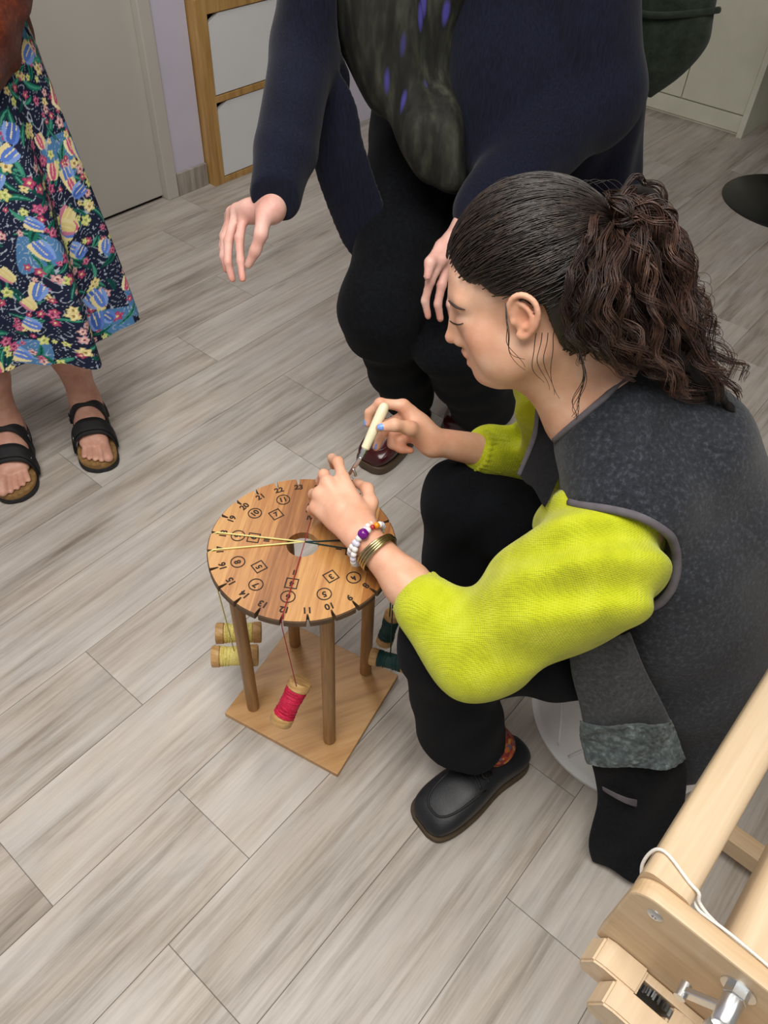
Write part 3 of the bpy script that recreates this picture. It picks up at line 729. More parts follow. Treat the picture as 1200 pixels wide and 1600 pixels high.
def strands(name, paths, r0, r1, mat, parent, tints, sides=3):
    """paths [N, n, 3] -> one mesh of thin tapering tubes"""
    P_ = np.asarray(paths, float); N, n, _ = P_.shape; T = np.gradient(P_, axis=1); T /= np.linalg.norm(T, axis=2, keepdims=True)+1e-9
    ref = np.array([.31, .77, .55]); U_ = np.cross(T, ref); U_ /= np.linalg.norm(U_, axis=2, keepdims=True)+1e-9; V_ = np.cross(T, U_)
    rad = (r0+(r1-r0)*np.linspace(0, 1, n)**2)[None, :, None]; ring = []
    for k in range(sides):
        a = 2*math.pi*k/sides; ring.append(P_+(U_*math.cos(a)+V_*math.sin(a))*rad)
    V = np.stack(ring, 2).reshape(-1, 3); b = (np.arange(N)[:, None]*n+np.arange(n-1)[None])[..., None]*sides; k = np.arange(sides)[None, None]; k2 = (k+1) % sides
    F = np.stack([b+k, b+k2, b+sides+k2, b+sides+k], -1).reshape(-1, 4)
    me = bpy.data.meshes.new(name); me.vertices.add(len(V)); me.vertices.foreach_set('co', V.astype(np.float32).ravel()); me.loops.add(F.size); me.loops.foreach_set('vertex_index', F.astype(np.int32).ravel())
    me.polygons.add(len(F)); me.polygons.foreach_set('loop_start', np.arange(0, F.size, 4, dtype=np.int32)); me.polygons.foreach_set('use_smooth', np.ones(len(F), bool)); me.update(calc_edges=True)
    o = obj(name, me, mat, parent); t = np.asarray(tints)[:, None, None, :]*np.ones((N, n, sides, 1)); color_attr(o, t.reshape(-1, 3)); return tag(o, kind='stuff')
def hand_sdf(F, wrist, mcps, fingers, thumb, rf=.0082, wr=.020, palm=.0105):
    """wrist point, four knuckles, each finger's further joints, thumb joints"""
    wrist = np.asarray(wrist, float); side = nrm(mcps[0]-mcps[3])
    for i, m in enumerate(mcps):
        w = wrist+side*(.012*(1.5-i)/1.5); F.cone(w, m, wr*.78, palm, .014)
    for i in range(3): F.cone((wrist*.45+mcps[i]*.55), (wrist*.45+mcps[i+1]*.55), palm*1.05, palm*1.05, .014)
    cen = sum(mcps)/4*.55+wrist*.45; F.ell(cen, (palm*1.25,)*3, None, .02)
    for i, (m, fg) in enumerate(zip(mcps, fingers)):
        sc = (1., 1.03, .97, .86)[i]; pts = [m]+list(fg); rr = [rf*1.12*sc, rf*1.0*sc, rf*.9*sc, rf*.78*sc][:len(pts)]
        for j in range(len(pts)-1): F.cone(pts[j], pts[j+1], rr[j], rr[j+1], .0045 if j else .007)
        if len(pts) > 2: F.ell(pts[1], (rr[1]*1.06,)*3, None, .003)
    rr = [rf*1.75, rf*1.35, rf*1.12, rf*.88]
    for j in range(len(thumb)-1): F.cone(thumb[j], thumb[j+1], rr[j], rr[j+1], .008 if j else .014)
def nail(tip, back, face, mat, parent, L=.0105, wd=.0082, lift=.0062):
    """finger nail: curved plate on the side of the finger that faces along 'face'"""
    d = nrm(np.asarray(tip)-np.asarray(back)); f = nrm(np.asarray(face)-d*(np.asarray(face)@d)); x = np.cross(d, f); V = []; Fc = []
    n, m = 7, 7; c = np.asarray(tip)-d*.0015
    for th in (0, .0007):
        for i in range(n):
            t = i/(n-1); w = wd*.5*(1-.25*(abs(t-.45)*1.8)**3)
            for j in range(m):
                q = (j/(m-1)*2-1); V.append(c+d*(t-.55)*L*(1-.12*q*q)+x*q*w+f*(lift-th-.0024*q*q-.0016*(t-.3)**2))
    g = lambda a, i, j: a*n*m+i*m+j
    for i in range(n-1):
        for j in range(m-1): Fc += [(g(0, i, j), g(0, i, j+1), g(0, i+1, j+1), g(0, i+1, j)), (g(1, i, j), g(1, i+1, j), g(1, i+1, j+1), g(1, i, j+1))]
    for i in range(n-1): Fc += [(g(0, i, 0), g(0, i+1, 0), g(1, i+1, 0), g(1, i, 0)), (g(0, i, m-1), g(1, i, m-1), g(1, i+1, m-1), g(0, i+1, m-1))]
    for j in range(m-1): Fc += [(g(0, 0, j), g(1, 0, j), g(1, 0, j+1), g(0, 0, j+1)), (g(0, n-1, j), g(0, n-1, j+1), g(1, n-1, j+1), g(1, n-1, j))]
    return mesh('nail', V, Fc, mat, parent, True)

# ------------------------------------------------------------------ seated woman
woman = thing('person', 'woman in a bright lime sweater and long grey vest sitting on the white stool', 'person', SC)
HS = .97; HC = A3(.165, .861, .8866); HM = euler(173.2, 24.3, 13.14)
def HT(l): return HC+HM@(np.asarray(l, float)*HS)
NB = A3(.285, .838, .742)                                   # base of the neck
LSH, LEL, LWR = A3(.315, .705, .655), A3(.128, .622, .468), W(566, 836, .520)
RSH, REL, RWR = A3(.255, .955, .665), A3(.300, 1.02, .465), W(672, 688, .568)
RHD = RWR
B_ = Field((-.14, .52, .38), (.46, 1.12, 1.03), .0021)
head_sdf(B_, HT, HM, HS)
B_.cone(HT((-.028, 0, -.030)), NB, .051, .058, .03)
B_.cone(HT((.030, 0, -.075)), NB+A3(-.035, .0, .0), .026, .040, .03)
B_.cone(NB, A3(.37, .825, .62), .06, .10, .04)
B_.cone(NB, LSH, .05, .05, .04); B_.cone(NB, RSH, .05, .05, .04)
B_.cone(LSH, LEL, .048, .038, .02); B_.cone(RSH, REL, .048, .038, .02)
fa = LEL*.45+LWR*.55
B_.cone(LEL, fa, .036, .0315, .02); B_.cone(fa, LWR, .0315, .0225, .02)
fr = REL*.5+RWR*.5
B_.cone(REL, fr, .036, .030, .02); B_.cone(fr, RWR, .030, .0215, .02)
# left hand, seen from its back, fingers closing on the threads
Lm = [W(536, 748, .552), W(511, 754, .552), W(498, 772, .540), W(493, 793, .522)]
Lf = [[W(528, 722, .560), W(519, 716, .540), W(521, 728, .518)], [W(506, 742, .548), W(501, 752, .522), W(508, 766, .503)],
      [W(490, 772, .515), W(492, 784, .497), W(503, 788, .486)], [W(487, 796, .500), W(492, 804, .486), W(503, 806, .478)]]
Lt = [W(571, 812, .522), W(579, 786, .528), W(574, 764, .530), W(557, 754, .520)]
hand_sdf(B_, LWR, Lm, Lf, Lt)
# right hand, holding the hook like a pen
Rm = [W(630, 634, .618), W(640, 645, .602), W(648, 662, .586), W(655, 680, .572)]
Rf = [[W(594, 630, .624), W(577, 645, .604), W(574, 662, .588)], [W(604, 664, .580), W(594, 684, .572), W(588, 699, .560)],
      [W(612, 678, .566), W(612, 694, .556), W(624, 702, .552)], [W(624, 690, .556), W(630, 702, .552), W(642, 704, .552)]]
Rt = [W(660, 679, .584), W(640, 669, .608), W(616, 664, .622), W(594, 668, .617)]
hand_sdf(B_, RWR, Rm, Rf, Rt, .0080)
body = B_.obj('body', 'skin', woman, 2); del B_
kn = [(p, .012, (1., .86, .82)) for p in Lm+[f[0] for f in Lf]+Rm+[f[0] for f in Rf]]+[(f[-1], .011, (1., .84, .80)) for f in Lf+Rf]+[(LWR, .09, (1.02, .93, .92)), (RWR, .08, (1.02, .94, .92))]
skin_tint(body, HT, HM, HS, kn)
toCam = -FW
nail(Rt[3], Rt[2], toCam-RT*.1, 'nail_blue', body, .0125, .0105, .0076); nail(Rf[0][2], Rf[0][1], nrm(-RT*.8+toCam*.7), 'nail_blue', body, .011, .0085, .0066)
nail(Rf[1][2], Rf[1][1], nrm(toCam-RT*.25), 'nail_blue', body, .011, .0088, .0066)
# eyebrow and lashes
bt = bvh(body)
for nm, pix, rr in (('eyebrow', [(696, 466), (702, 470), (709, 476), (717, 481), (727, 484)], [.0012, .0026, .0028, .0022, .0006]), ('eyelash', [(703, 501), (709, 505), (716, 507), (724, 505)], [.0007, .0013, .0013, .0006])):
    q = trace(bt, pix, 18, .0004); loc = (q-HC)@HM/HS; rad = np.interp(np.linspace(0, 1, len(q)), np.linspace(0, 1, len(rr)), rr)
    for y in (1, -1): tube(nm, HC+(loc*np.array([1, y, 1])*HS)@HM.T, rad, 'brow', body, 8, False, True, .6)
# hair: scalp volume, combed strands, ponytail
Hf = Field((-.02, .70, .72), (.36, 1.02, 1.06), .0035)
Hf.ell(HT((-.014, 0, .046)), np.array((.104, .0825, .097))*HS, HM, .01); Hf.ell(HT((-.052, 0, -.018)), np.array((.056, .070, .066))*HS, HM, .03)
G = Hf.sl(Hf.lo, Hf.lo+Hf.n*Hf.h)[1]
Q = HM.T/HS; lx = (G[0]-HC[0])*Q[0, 0]+(G[1]-HC[1])*Q[0, 1]+(G[2]-HC[2])*Q[0, 2]; ly = (G[0]-HC[0])*Q[1, 0]+(G[1]-HC[1])*Q[1, 1]+(G[2]-HC[2])*Q[1, 2]; lz = (G[0]-HC[0])*Q[2, 0]+(G[1]-HC[1])*Q[2, 1]+(G[2]-HC[2])*Q[2, 2]
def hairline(lx, ly, lz):
    """positive where there is hair"""
    front = lz-(.030+.56*lx-.10*np.abs(ly)+.004*np.sin(lx*180)); back = np.minimum(-.026-lx+.10*np.maximum(lz, -.1), lz+.074)
    return np.maximum(front*.85, back)
Hf.a = np.maximum(Hf.a, -hairline(lx, ly, lz).astype(np.float32)); del lx, ly, lz, G
cap = Hf.obj('hair', 'hair_dark', woman, 2); color_attr(cap, np.ones((len(cap.data.vertices), 3))*.8); del Hf
TIE = np.array((-.112, .004, .062))
rs = np.random.RandomState(5); pts = []; cc = np.array((-.014, 0, .046)); er = np.array((.1045, .083, .0975))
while len(pts) < 2600:
    d = nrm(rs.randn(3)); p = cc+d*er
    if hairline(p[0], p[1], p[2]) > .0 and p[0] > -.085: pts.append(d)
D0 = np.array(pts); dt = nrm((TIE-cc)/er); n = 18; paths = np.zeros((len(D0), n, 3))
om = np.arccos(np.clip(D0@dt, -1, 1)); ph = rs.rand(len(D0))*6.28; lay = 1.0+rs.rand(len(D0))*.035
sway = rs.randn(len(D0))*.07
for i in range(n):
    t = i/(n-1); d = (np.sin((1-t)*om)[:, None]*D0+np.sin(t*om)[:, None]*dt)/np.sin(om)[:, None]
    side = np.cross(d, dt); d = d+side*(sway*math.sin(math.pi*t)+.018*np.sin(ph+t*9))[:, None]; d /= np.linalg.norm(d, axis=1, keepdims=True)
    rr = lay+.012*np.sin(ph*2+t*7); rr = rr*(1-.05*t**6)
    paths[:, i] = cc+d*er*rr[:, None]
# hair drawn up from the nape and behind the ears
nap = []; c2 = np.array((-.052, 0, -.018)); e2 = np.array((.058, .072, .068))
while len(nap) < 700:
    d = nrm(rs.randn(3)); p = c2+d*e2
    if p[2] < .03 and p[0] < -.022 and hairline(*p) > -.002: nap.append(p)
nap = np.array(nap); np_paths = np.zeros((len(nap), n, 3)); ph2 = rs.rand(len(nap))*6.28
for i in range(n):
    t = i/(n-1); p = nap*(1-t)+TIE*t; q_ = (p-cc)/er; l_ = np.linalg.norm(q_, axis=1, keepdims=True); q2 = (p-c2)/e2; l2 = np.linalg.norm(q2, axis=1, keepdims=True)
    a_ = cc+q_/l_*er*1.012; b_ = c2+q2/l2*e2*1.012; out = np.where(l_ < l2, np.where((l_ < 1.), a_, p), np.where(l2 < 1., b_, p)); out[:, 1] += .0025*np.sin(ph2+t*8)
    np_paths[:, i] = out
paths = np.concatenate([paths, np_paths]); D0 = np.zeros((len(paths), 3))
wp = HC+(paths.reshape(-1, 3)*HS)@HM.T
tn = np.clip(rs.normal(1.05, .38, (len(D0), 1)), .4, 2.1)*np.array([1., .95, .92]); strands('combed_hair', wp.reshape(paths.shape), .00075, .0005, 'hair_dark', woman, tn)
tw = HT(TIE)
guides = [[(972, 303, .992), (1015, 305, .975), (1048, 355, .945), (1066, 430, .905), (1072, 500, .865)], [(992, 340, .985), (1035, 400, .945), (1062, 500, .885), (1100, 590, .815), (1158, 655, .755)],
          [(968, 390, .968), (992, 450, .935), (1025, 515, .890), (1075, 575, .840), (1135, 628, .790)], [(948, 385, .968), (935, 435, .945), (948, 485, .915), (988, 530, .882), (1050, 570, .845)],
          [(932, 390, .972), (908, 440, .958), (900, 495, .932), (925, 538, .900), (985, 562, .868)],
          [(985, 330, .99), (1030, 350, .97), (1075, 440, .91), (1090, 530, .86), (1115, 600, .81)]]
GW = np.array([[tw]+[W(*p) for p in g] for g in guides])
P_ = Field(np.minimum(GW.min((0, 1)), tw)-.05, GW.max((0, 1))+.05, .005)
for g, r in zip(GW[[0, 1, 2, 5]], (.006, .010, .012, .009)):
    q = catmull(g, 14)
    for i in range(13): t = i/13; P_.cone(q[i], q[i+1], *(np.array([.5+1.6*t*(1-t)*1.3]*2)*r*(1-.75*t)), .02)
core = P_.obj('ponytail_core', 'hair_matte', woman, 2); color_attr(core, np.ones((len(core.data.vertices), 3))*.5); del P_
allp = []; tin = []; n = 64; tt = np.linspace(0, 1, n)
for k in range(170):
    w = rs.dirichlet([.5]*6) if k % 3 else .12*rs.dirichlet([1.]*6)+.88*np.eye(6)[[3, 4, 4, 3, 4, 2][k//3 % 6]]; g = catmull((GW*w[:, None, None]).sum(0), n); L = rs.uniform(.72, 1.06)
    g = catmull(g, n) if L > 1 else np.array([g[min(int(t*L*(n-1)), n-1)]*(1-(t*L*(n-1) % 1))+g[min(int(t*L*(n-1))+1, n-1)]*(t*L*(n-1) % 1) for t in tt])
    u, v, d = frame(g[-1]-g[0]); ph = rs.rand()*6.28; fr_ = rs.uniform(2.4, 4.6); hand = rs.choice([-1, 1]); base = np.clip(rs.normal(0, .015, 3), -.023, .023); am = rs.uniform(.005, .0135)*(1 if k % 3 else .45); ti = rs.uniform(.5, 1.45)*(1 if k % 3 else .7)
    off = base[None]*np.minimum(tt*4, 1)[:, None]*1.2-FW[None]*(.026*np.sin(np.pi*np.minimum(tt*1.3, 1)))[:, None]*rs.uniform(-.3, 1.3)
    for j in range(13):
        a = hand*(ph+fr_*2*math.pi*tt**1.15)+rs.normal(0, .22); amp = (am*(.25+.75*tt)*np.minimum(tt*5, 1))*(1+rs.normal(0, .12)); jit = rs.normal(0, .0024, 3)
        allp.append(g+off+(u[None]*np.cos(a)[:, None]+v[None]*np.sin(a)[:, None])*amp[:, None]+jit[None]*np.minimum(tt*3, 1)[:, None]); tin.append(np.array([1.05, .95, .86])*ti*rs.uniform(.8, 1.25))
strands('ponytail', np.array(allp), .0006, .00035, 'hair_curl', woman, np.array(tin))
# loose tendrils by the ear, neck and crown
ten = []; n = 30; tt = np.linspace(0, 1, n)
def tendril(pix, amp, turns):
    q = catmull(np.array([W(*p) for p in pix]), n); u, v, d = frame(q[-1]-q[0]); ph = rs.rand()*6
    ten.append(q+(u[None]*np.cos(ph+tt*turns*6.28)[:, None]+v[None]*np.sin(ph+tt*turns*6.28)[:, None])*(amp*tt)[:, None])
for k in range(3): tendril([(790, 474, .945), (792+k, 512, .930), (796, 545, .905), (820, 580-8*k, .870)], .003, 1.4)
for k in range(4): tendril([(838+9*k, 520, .935), (832+10*k, 560, .905), (846+8*k, 600+8*k, .872)], .004, 1.3)
for k in range(6): tendril([(905, 545, .905), (915-k, 590, .875), (905-2*k, 630, .845), (898, 650+k, .825)], .0035, 1.6)
for k in range(10): tendril([(1050+4*k, 400+12*k, .915), (1085+3*k, 420+14*k, .895), (1105+4*k, 440+18*k, .875)], .008, 1.8)
for k in range(14): tendril([(760+13*k, 296-.6*k, .992), (790+13*k, 278+.3*k, 1.000), (825+12*k, 288+k, 1.000)], .0015, .5)
strands('loose_hair', np.array(ten), .00055, .0003, 'hair_dark', woman, np.ones((len(ten), 3))*1.1)
q = [tw+HM@np.array((.004, .017*math.cos(a), .017*math.sin(a))) for a in np.linspace(0, 2*math.pi, 15)[:-1]]
V, F = [], []
for p in q:
    a, b = lathe_vf([(.0005, -.0036), (.0026, -.0025), (.0036, 0), (.0026, .0025), (.0005, .0036)], p, (0, 0, 1), 10); F += [[i+len(V) for i in f] for f in b]; V += a
mesh('hair_tie', V, F, 'amber', woman, True)

# trousers
T_ = Field((.0, .55, .0), (.70, 1.08, .56), .005)
T_.cone(A3(.47, .725, .345), A3(.108, .668, .410), .098, .070, .04); T_.cone(A3(.108, .668, .410), A3(.172, .678, .085), .070, .080, .03)
T_.cone(A3(.47, .885, .345), A3(.140, .955, .432), .098, .072, .04); T_.cone(A3(.140, .955, .432), A3(.168, .978, .085), .072, .078, .03)
T_.ell(A3(.52, .805, .34), (.13, .17, .11), None, .05)
T_.disp(wavy(3, (55, 70, 90, 48), .006)); T_.cut((0, 0, -1), (0, 0, .112))
trousers = T_.obj('trousers', 'trouser_black', woman, 2); del T_
# lime sweater: body and sleeves
K_ = Field((.0, .52, .36), (.50, 1.12, .82), .004)
AC = W(930, 880, .612); AN = nrm(A3(-.04, -.98, .20))
K_.chain([AC+A3(.02, .09, .01), AC, W(858, 935, .560), LEL+A3(.012, .0, -.004)], [.082, .0865, .082, .066], .03)
cuffL = LEL*.42+LWR*.58
K_.cone(LEL+A3(.012, 0, -.004), cuffL+(LEL-LWR)*.22, .062, .046, .03)
K_.chain([RSH, REL, REL*.45+RWR*.55], [.066, .054, .040], .03); K_.ell(A3(.335, .83, .64), (.09, .12, .11), None, .04)
K_.cone(NB+A3(.0, 0, -.01), A3(.33, .83, .64), .066, .09, .03)
K_.disp(wavy(8, (40, 55, 62), .006)); fd = nrm(LEL-A3(.345, .735, .65))
K_.disp(lambda X, Y, Z: .0058*np.sin((X*fd[1]-Y*fd[0])*120+(X+Z)*35+Y*20)*np.clip((X-.1)*8, 0, 1))
K_.cone(cuffL+(LWR-LEL)*.02, LWR, .030, .030, .002, 'sub'); K_.cone(NB+A3(-.02, 0, .03), HT((0, 0, -.05)), .060, .064, .01, 'sub')
K_.cut(nrm(LWR-LEL), cuffL-(LWR-LEL)*.10) if False else None
sweater = K_.obj('sweater', 'knit_lime', woman, 2); del K_
def cuff(c, d, r, L, name='cuff'):
    c = np.asarray(c); u, v, d = frame(d); rings = 8; n = 96; V = []; F = []
    for i in range(rings):
        t = i/(rings-1)
        for k in range(n):
            a = 2*math.pi*k/n; rr = r*(1.05-.10*t)+.0011*math.cos(24*a); V.append(c+d*(t-.5)*L+(u*math.cos(a)+v*math.sin(a))*rr)
    for k in range(n):
        a = 2*math.pi*k/n; V.append(c+d*.5*L+(u*math.cos(a)+v*math.sin(a))*(r*.8))
    for i in range(rings):
        for k in range(n): F.append((i*n+k, i*n+(k+1) % n, (i+1)*n+(k+1) % n, (i+1)*n+k))
    return mesh(name, V, F, 'knit_lime', sweater, True)
cuff(cuffL-(LWR-LEL)*.20, LWR-LEL, .043, .050); cuff(REL*.42+RWR*.58, RWR-REL, .038, .040)
# long felt vest
V_ = Field((.14, .50, .02), (.82, 1.12, .90), .005)
V_.chain([A3(.318, .832, .715), A3(.395, .835, .655), A3(.452, .830, .555), A3(.500, .820, .43), A3(.525, .81, .31)], [.093, .114, .130, .142, .158], .05)
V_.cone(A3(.30, .79, .745), A3(.310, .715, .690), .050, .062, .05); V_.cone(A3(.28, .89, .745), A3(.265, .955, .690), .050, .060, .05)
V_.chain([A3(.33, .735, .665), A3(.40, .735, .56), A3(.455, .72, .45), A3(.50, .71, .32), A3(.535, .71, .20)], [.075, .085, .098, .105, .10], .05)
V_.chain([A3(.56, .86, .42), A3(.62, .88, .25), A3(.66, .88, .10)], [.12, .12, .11], .06); V_.cone(A3(.535, .71, .2), A3(.565, .72, .12), .10, .10, .05)
V_.disp(wavy(11, (26, 34, 42), .007)); V_.disp(lambda X, Y, Z: .006*np.sin((X*.5+Y)*70)*np.clip((.40-Z)*4, 0, 1))
V_.cone(AC-AN*.005, AC+AN*.14, .0895, .13, .004, 'sub'); V_.cone(AC, W(760, 985, .50), .0895, .085, .006, 'sub')
V_.cone(A3(.285, .845, .735), HT((.0, 0, -.04)), .058, .062, .008, 'sub')                # neck opening
V_.cone(A3(.27, .855, .70), A3(.13, .90, .56), .060, .10, .01, 'sub')                       # open front
V_.cone(SC+A3(0, 0, .05), SC+A3(0, 0, .22), .19, .16, .01, 'sub')
vest = V_.obj('vest', 'felt_grey', woman, 2); del V_
vt = bvh(vest); st_ = bvh(sweater)
def patch(name, left, right, mat, parent, bulge=.02, th=.006, nu=14, nv=22, wob=0., seed=0, rip=.004):
    """draped cloth piece between a left and a right edge, with thickness"""
    Lc = catmull(np.array(left), nv); Rc = catmull(np.array(right), nv); rsx = np.random.RandomState(seed); V = []; F = []
    for sgn in (0, 1):
        for i in range(nv):
            for j in range(nu):
                t = j/(nu-1); p = Lc[i]*(1-t)+Rc[i]*t; o_ = toCam*(bulge*math.sin(math.pi*t))+A3(0, -rip, 0)*math.sin(t*9+i*.3); 
                if wob: o_ = o_+toCam*rsx.uniform(-wob, wob)
                V.append(p+o_-toCam*th*sgn)
    g = lambda s_, i, j: s_*nu*nv+i*nu+j
    for i in range(nv-1):
        for j in range(nu-1): F += [(g(0, i, j), g(0, i+1, j), g(0, i+1, j+1), g(0, i, j+1)), (g(1, i, j), g(1, i, j+1), g(1, i+1, j+1), g(1, i+1, j))]
    for i in range(nv-1): F += [(g(0, i, 0), g(1, i, 0), g(1, i+1, 0), g(0, i+1, 0)), (g(0, i, nu-1), g(0, i+1, nu-1), g(1, i+1, nu-1), g(1, i, nu-1))]
    for j in range(nu-1): F += [(g(0, 0, j), g(0, 0, j+1), g(1, 0, j+1), g(1, 0, j)), (g(0, nv-1, j), g(1, nv-1, j), g(1, nv-1, j+1), g(0, nv-1, j+1))]
    return mesh(name, V, F, mat, parent, True, 1)
patch('front_panel', [W(888, 1000, .490), W(893, 1050, .440), W(905, 1100, .385), W(913, 1140, .335)], [W(985, 985, .535), W(1010, 1050, .455), W(1035, 1095, .40), W(1052, 1130, .345)], 'felt_panel', vest, .018)
patch('curly_trim', [W(908, 1128, .350), W(909, 1160, .305), W(918, 1192, .27)], [W(1050, 1124, .353), W(1063, 1158, .305), W(1074, 1188, .27)], 'curly_wool', vest, .042, .016, 44, 26, .005, 3)
patch('hem_panel', [W(921, 1180, .275), W(930, 1215, .22), W(934, 1260, .15), W(920, 1315, .06), W(926, 1345, .008)], [W(1066, 1172, .283), W(1076, 1210, .23), W(1068, 1270, .14), W(1048, 1340, .05), W(1020, 1385, .008)], 'felt_black', vest, .020, .007, 16, 30)
patch('pocket_welt', [W(940, 1228, .212), W(942, 1236, .200)], [W(1000, 1250, .190), W(998, 1262, .174)], 'binding', vest, .016, .003, 10, 4, 0., 0, .0)
def bind(name, pix, n, r, tree, off=.001, closed=False):
    q = trace(tree, pix, n, off)
    if len(q) > 5:
        for _ in range(3): q[1:-1] = (q[:-2]+q[1:-1]*2+q[2:])/4
        return tube(name, q, r, 'binding', vest, 8, closed)
e1, e2, _ = frame(AN); ring = []
for a in np.linspace(0, 2*math.pi, 121)[:-1]:
    got = None; last = None
    for R in np.arange(.088, .135, .0015):
        o_ = AC+AN*.25+(e1*math.cos(a)+e2*math.sin(a))*R; l_, n_, i_, _ = vt.ray_cast(Vector(o_), Vector(-AN)); t_ = None if l_ is None else (np.array(l_)-AC)@AN
        if last is not None and t_ is not None and last[0] > -.03 and t_-last[0] < .0012: got = last[1]; break
        last = None if t_ is None else (t_, np.array(l_))
    ring.append(got)
runs = []; cur = []
k0 = next((i for i in range(120) if ring[i] is None), 0)
for i in range(k0, k0+121):
    p = ring[i % 120]
    if p is not None and (not cur or np.linalg.norm(p-cur[-1]) < .03): cur.append(p)
    else:
        if len(cur) > 8: runs.append(cur)
        cur = [p] if p is not None else []
if len(cur) > 8: runs.append(cur)
for q in runs:
    q = np.array(q)
    for _ in range(4): q[1:-1] = (q[:-2]+q[1:-1]*2+q[2:])/4
    tube('armhole_binding', q, .0062, 'binding', vest, 10)
lp = [W(842, 628, .735), W(836, 680, .685), (W(812, 742, .625))]
fp = patch('front_panel', lp, [W(925, 645, .748), W(885, 720, .700), W(852, 792, .668)], 'felt_black', vest, .012, .006)
tube('binding', catmull(lp, 20), .0045, 'binding', fp, 8)
bind('collar_binding', [(985, 588), (965, 602), (947, 620), (927, 637), (907, 654), (888, 670), (868, 688)], 40, .0045, vt, .001)

# shoes and socks
def shoe(heel, toe, parent, kind='moc', wmax=.050, h=.062):
    heel = np.asarray(heel, float); toe = np.asarray(toe, float); d = nrm(toe-heel); L = np.linalg.norm(toe-heel); s_ = np.cross(DZ, d)
    def R(f, wl, wr, z0, z1, lift=0): c = heel+d*(f*L)+s_*(wl-wr)/2; return (c+DZ*((z0+z1)/2+lift), s_*(wl+wr)/2, DZ*(z1-z0)/2)
    m1, m2 = ('shoe_black', 'crepe_sole') if kind == 'moc' else ('oxblood', 'sole_brown')
    st0 = .016 if kind == 'moc' else .026
    prof = [(.0, .020), (.03, .030), (.12, .036), (.35, .036), (.6, .046), (.8, .048), (.92, .043), (.975, .034), (1.0, .020)]
    o = loft('shoe', [R(f, w_*wmax/.048, w_*wmax/.048, 0, st0) for f, w_ in prof], m2, parent, 32, 40, None, (True, True), 5.); o.name = 'sole'
    hs = [.052, .060, .066, .072, h+.012, h-.004, h-.016, h-.026, st0+.010]
    up = loft('upper', [R(f*.985+.005, (w_-.003)*wmax/.048, (w_-.003)*wmax/.048, st0-.004, z) for (f, w_), z in zip(prof, hs)], m1, parent, 36, 48, None, (True, True), 2.7)
    tr = bvh(up)
    def top(f, w_, off=0.):
        """point on the upper below (f along the foot, w across)"""
        p = heel+d*f*L+s_*w_; l_, n_, i_, _ = tr.ray_cast(Vector((p[0], p[1], .3)), Vector((0, 0, -1))); return (np.array(l_) if l_ is not None else p+DZ*.03)+DZ*off
    k_ = wmax/.048
    # raised apron seam round the toe
    q = [top(.52+.385*max(math.cos(a), 0)**.6, .0315*k_*math.copysign(abs(math.sin(a))**.7, math.sin(a)), -.0003) for a in np.linspace(-math.pi/2, math.pi/2, 44)]
    for _ in range(2): q[1:-1] = [(q[i-1]+2*q[i]+q[i+1])/4 for i in range(1, len(q)-1)]
    tube('apron_seam', q, .0024 if kind == 'moc' else .0018, 'seam_black' if kind == 'moc' else m1, up, 8)
    for f in (.44, .52):
        tube('lace', [top(f+.03*abs(x), x*.026*k_, .001) for x in np.linspace(-1, 1, 14)], .0024, 'seam_black', up, 8)
    tg = [[top(f, x*.024*k_, .0015 if n_ == 0 else -.002) for x in np.linspace(-1, 1, 9)] for n_ in (0, 1) for f in (.40, .47, .54, .58)]
    V = [p for r_ in tg for p in r_]; F = []
    for n_ in (0, 1):
        for i_ in range(3):
            for c_ in range(8):
                a_ = (n_*4+i_)*9+c_; F.append((a_, a_+1, a_+10, a_+9) if n_ else (a_, a_+9, a_+10, a_+1))
    mesh('tongue', V, F, m1, up, True)
    c_ = top(.45, 0, .004)
    tube('lace_bow', [c_+s_*.020*math.sin(a)+d*.010*math.sin(2*a)+DZ*.003*math.cos(a) for a in np.linspace(0, 2*math.pi, 24)[:-1]], .0022, 'seam_black', up, 6, True)
    return up
SHT, SHH = W(652, 1300, .0)+A3(.004, .006, 0), W(815, 1172, .02)*A3(1, 1, 0)
shoe(SHH, SHT, woman)
shoe(A3(.20, 1.02, 0), A3(.115, .80, 0), woman)
for a, b, c in ((W(783, 1175, .070), A3(.195, .675, .135), A3(.17, .67, .20)), (A3(.19, .985, .06), A3(.175, .975, .14), A3(.165, .97, .2))):
    tube('sock', catmull([a, b, c], 14), [.026, .034, .037, .037, .037, .037, .037, .037, .037, .037, .037, .036, .036, .036], 'sock', woman, 28)

# bracelets on the left wrist
def beads(c, d, R, seq, name):
    u, v, d = frame(d); n = len(seq); root = tube(name, [c+(u*math.cos(a)+v*math.sin(a))*R for a in np.linspace(0, 2*math.pi, 41)[:-1]], .0008, 'cord_white', woman, 6, True)
    for i, (mt, r) in enumerate(seq):
        a = 2*math.pi*i/n; p = c+(u*math.cos(a)+v*math.sin(a))*R
        lathe('bead', [(r*.1, -r), (r*.6, -r*.8), (r*.92, -r*.4), (r, 0), (r*.92, r*.4), (r*.6, r*.8), (r*.1, r)], p, DZ, mt, root, 14)
    return root
wd_ = nrm(LEL-LWR); b1 = LWR+wd_*.010
ub, vb, _ = frame(wd_)
seq = []
pat = ['bead_white', 'bead_white', 'bead_clear', 'bead_white', 'bead_orange', 'bead_red', 'bead_white', 'bead_white', 'bead_white', 'bead_clear']
